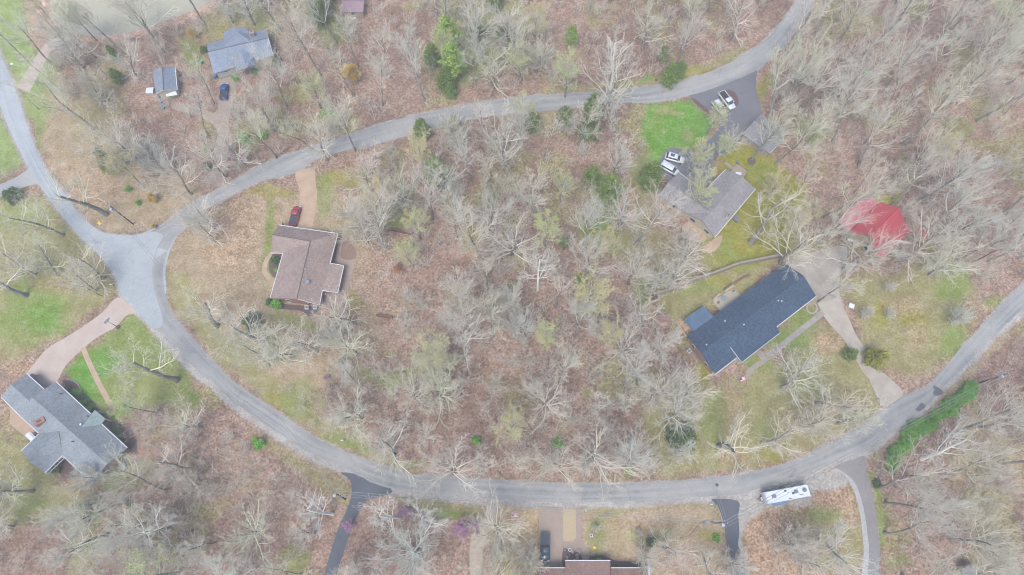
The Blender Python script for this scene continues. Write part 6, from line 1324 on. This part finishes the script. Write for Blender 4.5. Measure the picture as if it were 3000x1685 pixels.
# special and individually seen bare trees: kind, base, height factor
def T(kind, px, py, s, lab, lean=(0, 0), cat='tree', rz=None, sz=None):
    i = KIND[kind][hash((int(px), int(py))) % len(KIND[kind])]
    place(PROTO[i][1], px, py, lab, cat, s, sz, rz, None, lean)
OCC = []
SPEC = [
 ('bigtrunk', 312, 628, 1.09, 'big dark trunked bare tree reaching over the west road'), ('bigtrunk', 77, 866, 0.95, 'bare tree with stout dark trunk low on the west lawn'), ('spreading', 105, 803, .95, 'bare tree on the west lawn, first of the upper row'), ('spreading', 172, 806, .95, 'bare tree on the west lawn, middle of upper row'), ('spreading', 306, 815, .85, 'bare tree on the west lawn closest to road'),
 ('spreading', 282, 852, .7, 'small pale bare tree beside the pale lamp pole'), ('spreading', 627, 668, .85, 'bare tree over the road fork verge, upper of two'), ('spreading', 632, 706, .7, 'bare tree over the road fork verge, lower of two'), ('bigtrunk', 637, 955, 1.00, 'wide bare tree on the inner verge of road bend'), ('spreading', 930, 1030, .95, 'bare tree on the corner lot with curved dark trunk'), ('spreading', 1044, 1036, .95, 'bare tree beside the brush pile'),
 ('spreading', 790, 1073, .85, 'bare tree below the green bush on corner lot'), ('bigtrunk', 519, 1113, 1.09, 'wide pale bare tree on green lawn near road bend'), ('fan', 1077, 712, 1.3, 'dense fan-shaped pale tree beside the brown roof'), ('spreading', 1040, 950, 1.0, 'bare tree rooted below the brown roof patio'), ('bigtrunk', 2107, 1308, 1.19, 'huge bare tree with thick leaning trunk near lower road'),
 ('dense', 1275, 1085, 1.15, 'dense twiggy grey brown tree in the wood edge'), ('tall', 1360, 968, 1.0, 'bare tree beside the dense twiggy one'), ('spreading', 2290, 1135, 1.05, 'wide bare tree on the lawn below the navy roof'), ('spreading', 2230, 1300, .9, 'bare tree over lower lawn towards the road'), ('spreading', 2390, 1180, 1.0, 'bare tree in front of the golden cedar'), ('spreading', 2455, 1240, .8, 'bare tree near the broken apron verge'),
 ('spreading', 2345, 1255, .85, 'bare tree over the leafy patch by lower road'), ('fan', 2290, 1590, 1.1, 'spreading bare tree below the white trailer'), ('spreading', 2330, 1640, 1.0, 'bare tree cut by the bottom edge below the trailer'), ('fan', 2785, 945, .6, 'small open multi-stemmed tree on right lawn'), ('tall', 2204, 466, 1.0, 'bare tree in a mulch ring before the garage'), ('tall', 2272, 482, 1.1, 'tall bare tree at the garage corner'),
 ('spreading', 2118, 452, .6, 'bare tree in dark mulch beside the driveway'), ('budding', 2095, 470, .65, 'yellow budding small tree at the dark drive bend'), ('budding', 2230, 590, .8, 'yellow green budding tree over the moss beyond taupe roof'), ('tall', 2396, 884, .95, 'bare tree rooted between navy roof and concrete drive'), ('budding', 2290, 690, .95, 'yellow green budding tree at the far rim of the mossy yard'), ('bigtrunk', 2200, 710, 1.14, 'large bare tree over mossy yard'), ('spreading', 2330, 820, .0, ''), ('spreading', 2285, 770, 1.2, 'pale bare tree draped over the navy roof'), 
 ('budding', 2010, 520, 1.0, 'yellow budding tree over the minivan and dark drive'), ('budding', 2030, 610, 1.0, 'yellow budding tree shading the taupe roof valley'), ('budding', 2070, 395, .8, 'pale budding tree at the lawn corner of dark drive'), 
 ('budding', 1245, 500, .9, 'yellow green budding tree under the upper road cedar'), ('budding', 1655, 285, 1.05, 'wide yellow green budding tree on the upper road bank'), ('budding', 1535, 370, .8, 'yellow budding tree over the upper road'), ('budding', 1230, 700, .85, 'yellow green budding tree, higher of two by the corner lot'), ('budding', 1210, 780, .8, 'yellow green budding tree, lower of two by corner lot'), ('budding', 1760, 760, .9, 'green budding tree above the tan fence'),
 ('budding', 960, 1195, .7, 'pale budding tree near the inner bend verge'), ('budding', 2700, 500, .9, 'golden budding tree in steep upper wood'), ('budding', 1640, 590, .8, 'pale budding tree in the upper centre wood'), ('budding', 1770, 1010, .85, 'pale budding tree below the fence in the wood'), ('budding', 1600, 1010, .8, 'pale budding tree near the hollow of central wood'),
 ('sycamore', 975, 1506, .85, 'white limbed sycamore beside the dark side street'), ('sycamore', 1170, 1516, .85, 'white sycamore among brown leaves past the mailbox'), ('sycamore', 1240, 1525, .8, 'white sycamore between the mailbox tree and gravel track'), ('sycamore', 2700, 1345, 1.0, 'bright white sycamore growing out beside the hedge'), ('sycamore', 1790, 258, .95, 'white trunked tree on the upper road bank'), ('sycamore', 1575, 850, .9, 'pale yellow sycamore in the middle of central wood'),
 ('redbud', 1358, 1545, 1.05, 'purple redbud beside the gravel track'), ('redbud', 1395, 1540, .8, 'second purple redbud right beside the gravel track'), ('redbud', 1195, 1505, .8, 'faint purple redbud between the two white sycamores'), ('redbud', 1030, 1545, .7, 'faint purple redbud at the side street edge'), ('redbud', 960, 1110, .4, 'tiny purple bush at corner lot wood edge'),
 ('goldbush', 1035, 240, 1.25, 'golden flowering shrub in the top wood'), ('goldbush', 1005, 345, .5, 'small yellow shrub near the bright round bush'), ('goldbush', 455, 590, .6, 'yellow shrub on the tan corner lawn'), ('goldbush', 455, 668, .3, 'tiny yellow shrub at the road fork kerb'), ('goldbush', 570, 110, .6, 'dull yellow shrub near the pond bank'), ('rusttree', 1168, 800, .7, 'small orange leaved sapling at the wood edge'), ('rusttree', 1240, 580, .6, 'orange brown sapling under the upper wood'),
 ('whitebush', 2520, 930, 1.1, 'white flowering tree beside the concrete drive'), ('whitebush', 2592, 925, .8, 'small white flowering bush on the right lawn'), ('whitebush', 2590, 850, .9, 'white flowering tree above the drive bush'), ('whitebush', 1870, 1560, .5, 'small bare sapling in the oval stone ring'), ('whitebush', 1744, 1548, .6, 'small bare sapling in the teardrop bed'),
 ('fan', 1880, 1640, .75, 'silvery bare tree at the bottom house wall'), ('fan', 1540, 1640, .8, 'bare tree beside the brown concrete drive'), ('spreading', 1945, 1605, .7, 'bare tree near white stepping stones'), ('spreading', 2062, 1645, .8, 'pale bare tree reaching over the cracked driveway'), ('fan', 2130, 1660, .8, 'bare tree at the bottom end of cracked driveway'),
 ('spreading', 1955, 1235, .95, 'wide bare tree above the big dark bush'), ('spreading', 1880, 960, .95, 'leaning bare tree beside the tan fence'), ('spreading', 1960, 850, .9, 'pale bare tree inside the fence corner'), ('spreading', 1910, 840, .8, 'bare tree just outside the fence corner'), ('fan', 300, 1400, .75, 'white twigged tree over the grey roof corner'), ('fan', 260, 1525, 1.0, 'wide silvery tree in grass below the grey roof'),
 ('spreading', 352, 502, .9, 'bare tree veiling the dark cedar by the west lawn'), ('spreading', 660, 520, .9, 'bare tree on the north kerb beside the road'), ('spreading', 720, 490, .85, 'bare tree leaning at the road near the dirt track'), ('spreading', 960, 470, .9, 'bare tree hanging over the tan driveway mouth'), ('spreading', 1085, 560, .9, 'bare tree on the upper verge beside brown roof lot'), ('tall', 2560, 640, .0, ''),
 ('spreading', 2470, 790, 1.1, 'bare tree shading the top of concrete drive'), ('spreading', 2640, 770, 1.1, 'wide bare tree below the red lean-to'), ('tall', 2400, 720, 1.0, 'bare tree at the end of long grey fence'), ('tall', 2575, 1425, 1.1, 'bare tree with pale trunk beside the curved drive'), ('tall', 2593, 1474, 1.1, 'bare tree with straight pale trunk below the shrub'), ('tall', 2590, 1563, 1.05, 'bare tree with pale trunk low by curved drive'),
 ('tall', 2320, 95, .0, ''), ('spreading', 1300, 1175, 1.0, 'bare tree with low dark trunk by the dark hollow'), ('spreading', 1600, 1195, .95, 'bare tree with dark base in lower middle wood'), ('spreading', 1230, 1170, .9, 'silvery bare tree at the inner wood edge'),
]
for k, px, py, s, lab in SPEC:
    if s < .01: continue
    T(k, px, py, s, lab); OCC.append(P(px, py))

WOODS = [  # polygon in picture coordinates, spacing in metres, kinds
 ([(140, 180), (230, 130), (340, 125), (620, 60), (700, -10), (1500, -60), (2310, -60), (2235, 70), (2120, 170), (1900, 235), (1500, 262), (1200, 325), (900, 440), (560, 585), (440, 600), (400, 500), (300, 400), (190, 320)], 8.1, 'm'),
 ([(960, 450), (1330, 372), (1600, 338), (1830, 306), (1880, 420), (1860, 640), (1900, 760), (1880, 900), (1990, 1060), (2040, 1200), (1960, 1390), (1500, 1395), (1220, 1380), (1000, 1300), (830, 1190), (790, 1110), (1060, 1080), (1150, 900), (1120, 700), (1080, 570)], 7.6, 'm'),
 ([(2420, -60), (3120, -60), (3120, 700), (2860, 830), (2720, 700), (2480, 560), (2380, 480), (2300, 400), (2250, 300), (2280, 190)], 8.2, 't'),
 ([(2960, 1130), (2800, 1240), (2690, 1350), (2620, 1480), (2640, 1740), (3140, 1740), (3140, 1000), (3060, 1020)], 8.3, 't'),
 ([(360, 1340), (430, 1190), (560, 1150), (700, 1280), (860, 1410), (990, 1500), (930, 1740), (-80, 1740), (-60, 1560), (220, 1530)], 8.0, 'm'),
 ([(1070, 1500), (1380, 1510), (1360, 1740), (1010, 1740)], 7.8, 'm'),
 ([(-80, 600), (150, 640), (240, 740), (60, 860), (-80, 860)], 15, 's'), ([(-80, 1420), (230, 1450), (200, 1560), (-80, 1560)], 10, 's'),
 ([(2180, 1500), (2480, 1500), (2500, 1740), (2180, 1740)], 11, 's'), ([(1900, 600), (2060, 740), (1960, 840), (1880, 760)], 8.5, 's'),
 ([(2430, 620), (2540, 760), (2640, 820), (2840, 800), (2760, 700), (2650, 760)], 9, 's'), ([(700, 900), (860, 930), (1080, 950), (1060, 1060), (760, 1060)], 12, 's'), ([(2280, 560), (2420, 600), (2430, 700), (2340, 760)], 8, 'm'),
 ([(1440, 1560), (1570, 1560), (1560, 1740), (1430, 1740)], 9, 's'), ([(2230, 180), (2300, 170), (2280, 330), (2250, 360)], 7, 't'), ([(150, 90), (330, 125), (300, 200), (190, 200)], 8, 's')]
NOGO = ROADS + [S1, S2, S3, S4, S5, D1, D2, D3, D4, D5, D7, POND]
def blocked(px, py, p, m=1.2):
    for g in NOGO:
        if inside((px, py), g): return True
    for k in TREE_KEEPOUT:
        if inside((p.x, p.y), [tuple(v) for v in k]): return True
        for v in k:
            if (Vector((p.x, p.y)) - v).length < 2.0: return True
    return False
LAND = [('pond', 380, 60), ('blue grey house', 705, 150), ('outbuilding', 470, 230), ('mauve shed', 1033, 15), ('tall pines', 1325, 220), ('upper road bend', 2150, 190), ('red barn', 2570, 655), ('garage', 2240, 390), ('taupe roof', 2070, 600),
        ('navy roof', 2200, 950), ('white trailer', 2310, 1445), ('bright hedge', 2700, 1240), ('corner shed', 2850, 1690), ('double crossarm pole', 2900, 1105), ('broken apron', 2600, 1150), ('brown L-shaped roof', 900, 780), ('brush pile', 1012, 1062), ('road fork', 400, 760), ('lower grey roof', 180, 1250),
        ('side street corner', 1020, 1430), ('gravel track', 1400, 1600), ('three step roof', 1700, 1680), ('cracked driveway', 2140, 1540), ('curved drive', 2550, 1520), ('round dark cedar', 1897, 500), ('rounded bright bush', 965, 345), ('dense twiggy tree', 1250, 1000), ('central sycamore', 1560, 800), ('tan fence', 1905, 900), ('long fallen log', 1255, 1180), ('big dark bush', 1990, 1280),
        ('top edge', 1800, -40), ('bottom edge', 640, 1720), ('firewood stack', 545, 1560), ('red trailer', 2711, 690), ('golden budding tree', 2700, 500), ('thin clearing pole', 2860, 765)]
CLEAR = [[(612, 330), (690, 330), (670, 530), (610, 530)], [(2440, 650), (2530, 560), (2650, 600), (2700, 700), (2590, 790), (2480, 760)], [(2150, 400), (2200, 340), (2320, 400), (2260, 470)], [(1910, 570), (2100, 480), (2230, 560), (2080, 710)], [(590, 120), (700, 60), (800, 80), (820, 180), (640, 240)],
         [(440, 190), (520, 180), (540, 280), (440, 290)], [(990, 0), (1080, 0), (1080, 60), (990, 60)], [(620, 230), (700, 230), (700, 310), (620, 310)], [(2060, 200), (2220, 190), (2190, 330), (2080, 350)], [(1985, 900), (2340, 760), (2420, 880), (2090, 1110)], [(0, 1180), (90, 1080), (400, 1320), (270, 1430)],
         [(930, 1690), (1000, 1480), (1080, 1450), (1010, 1690)], [(2090, 1460), (2170, 1460), (2180, 1600), (2120, 1600)], [(2450, 1360), (2540, 1340), (2590, 1600), (2530, 1600)], [(2230, 1390), (2390, 1380), (2390, 1500), (2230, 1500)], [(1560, 1480), (1720, 1480), (1720, 1680), (1560, 1680)], [(785, 655), (1010, 655), (1010, 900), (785, 900)], [(2690, 660), (2740, 660), (2740, 720), (2690, 720)], [(2000, 450), (1950, 430), (1930, 520), (2010, 520)], [(840, 500), (930, 500), (930, 690), (840, 690)], [(2300, 760), (2480, 740), (2520, 990), (2400, 930)], [(1850, 290), (2050, 280), (2060, 430), (1890, 470)]]
def hides(p):
    n = 0
    for h_ in (5, 8, 11, 14):
        sp0 = 2.2 if h_ > 6 else .5
        for ox, oy in ((0, 0), (sp0, 0), (-sp0, 0), (0, sp0), (0, -sp0)):
            x, y = proj(p.x + ox, p.y + oy, h_)
            if any(inside((x, y), c_) for c_ in CLEAR): return True
            if any(inside((x, y), c_) for c_ in ROADS): n += 1
    return n > 7
spots = []
R = random.Random(11)
for poly, sp_, kd in WOODS:
    xs_ = [p[0] for p in poly]; ys_ = [p[1] for p in poly]; tries = 0; mine = []
    while tries < 2600:
        tries += 1; x = R.uniform(min(xs_), max(xs_)); y = R.uniform(min(ys_), max(ys_))
        if not inside((x, y), poly): continue
        p = P(x, y)
        if x < -60 or x > 3060 or y < -20 or y > 1730: continue
        if blocked(x, y, p) or hides(p): continue
        if any((p - q).length < sp_ * R.uniform(.62, 1.0) for q in mine) or any((p - q).length < 4.6 for q in OCC): continue
        mine.append(p); OCC.append(p); spots.append((p, kd))
R.shuffle(spots)
N_MAX = 300 - len([1 for s in SPEC if s[3] > .01 and s[0] not in ('goldbush', 'whitebush', 'redbud', 'rusttree', 'budding', 'sycamore')])
print('spots', len(spots), 'max', N_MAX)
spots = spots[:N_MAX]
MIX = {'m': ['tall'] * 6 + ['spreading'] * 3 + ['slender'] * 3 + ['fan'] + ['budding'], 't': ['tall'] * 7 + ['slender'] * 2 + ['spreading'], 's': ['spreading'] * 4 + ['tall'] + ['fan'] + ['budding']}
ADJ = {'tall': 'tall grey', 'spreading': 'wide crowned pale', 'slender': 'slender grey', 'fan': 'low fan-shaped pale', 'budding': 'yellow green budding'}
info = []
for p, kd in spots:
    k = R.choice(MIX[kd]); x, y = proj(p.x, p.y)
    ds = sorted((math.hypot(x - a, y - b_), n) for n, a, b_ in LAND); A = ds[0][1]; ax, ay = [(a, b_) for n, a, b_ in LAND if n == A][0]
    best = max(((((x - ax) * (a - ax) + (y - ay) * (b_ - ay)) / (math.hypot(x - ax, y - ay) * math.hypot(a - ax, b_ - ay) + 1e-6)) - math.hypot(a - ax, b_ - ay) / 4000, n) for n, a, b_ in LAND if n != A)
    info.append((p, k, A, best[1], ds[0][0]))
cnt = {}
for p, k, A, B_, d in sorted(info, key=lambda r: r[4]):
    key = (k, A, B_); cnt[key] = cnt.get(key, 0) + 1; i = R.choice(KIND[k]); x, y = proj(p.x, p.y)
    lab = f'{ADJ[k]} {"bare tree" if k != "budding" else "tree"}, {ords[cnt[key] - 1]} from the {A} toward {B_}'
    s = R.uniform(.85, 1.22) * (1 if k != 'fan' else .9)
    place(PROTO[i][1], x, y, lab, 'tree', s * R.uniform(.92, 1.08), s, R.random() * 6.28, 'bare trees of the leafless woods', (R.gauss(0, .05), R.gauss(0, .05)))

# low brush and saplings under the trees: nobody could count it
Rn = np.random.default_rng(5); segs = []
protos_s = []
for k in range(7):
    w_ = Wood(); q = dict(BASE); q.update(dict(bare=[.12, .1, .1, 0, 0], kids=[1.5, 1.5, 1.0, 0, 0], ang=[40, 38, 36, 34, 30], len=[.5, .5, .5, .5, .5], segs=[7, 4, 3, 2, 2], rmin=.011))
    for j in range(2 + k % 2): grow(Rn, w_, np.array((Rn.normal(0, .3), Rn.normal(0, .3), 0)), np.array((Rn.normal(0, .25), Rn.normal(0, .25), 1)), 3.6 + k * .75, .035, 0, 3, dict(q))
    sg = list(w_.thin)
    for pts, rs in w_.thick:
        for i in range(len(pts) - 1): sg.append((pts[i], pts[i + 1], rs[i], rs[i + 1]))
    me_ = thin_mesh('s', sg); n_ = len(me_.vertices); co = np.empty(n_ * 3, np.float32); me_.vertices.foreach_get('co', co)
    protos_s.append(co.reshape(-1, 3)); bpy.data.meshes.remove(me_)
allv = []; allq = []; off = 0; made = 0
for poly, sp_, kd in WOODS:
    if kd == 's' and sp_ > 9.5: continue
    xs_ = [p[0] for p in poly]; ys_ = [p[1] for p in poly]
    area = (max(xs_) - min(xs_)) * (max(ys_) - min(ys_)) / 144.0
    for _ in range(int(area / 18)):
        x = R.uniform(min(xs_), max(xs_)); y = R.uniform(min(ys_), max(ys_))
        if not inside((x, y), poly): continue
        p = P(x, y)
        if blocked(x, y, p): continue
        v = protos_s[R.randrange(7)]; a = R.random() * 6.28; s_ = R.uniform(.5, 1.2); c_, n_ = math.cos(a) * s_, math.sin(a) * s_
        vv = np.stack([v[:, 0] * c_ - v[:, 1] * n_ + p.x, v[:, 0] * n_ + v[:, 1] * c_ + p.y, v[:, 2] * s_], 1); ns = len(vv) // 6
        allv.append(vv); allq.append((np.array([[0, 1, 4, 3], [1, 2, 5, 4], [2, 0, 3, 5]])[None] + (np.arange(ns) * 6)[:, None, None]).reshape(-1, 4) + off); off += len(vv); made += 1
print('saplings', made, 'faces', sum(len(a) for a in allq))
tag(link('undergrowth', quads('undergrowth', np.concatenate(allv), np.concatenate(allq)), M['twig_bark']), kind='stuff')
for k, o in PROTO:
    if o.name not in USED:
        for c_ in list(o.children_recursive): bpy.data.objects.remove(c_)
        bpy.data.objects.remove(o)
for o in EV.values():
    if o.name not in USED:
        for c_ in list(o.children_recursive): bpy.data.objects.remove(c_)
        bpy.data.objects.remove(o)

# ------------------------------------------------------------------ the hazy spring air between the drone and the ground
hb_ = B(); bx(hb_, -3200, 3200, -3200, 3200, -1, CAM_H + 3)
hm = bpy.data.materials.new('haze'); hm.use_nodes = True; ht = hm.node_tree; ht.nodes.remove(ht.nodes['Principled BSDF'])
pv_ = ht.nodes.new('ShaderNodeVolumePrincipled'); pv_.inputs['Color'].default_value = (.93, .96, 1, 1); pv_.inputs['Density'].default_value = HAZE; pv_.inputs['Anisotropy'].default_value = .0
ht.links.new(pv_.outputs[0], ht.nodes['Material Output'].inputs['Volume'])
tag(obj('haze', hb_, hm), kind='stuff')
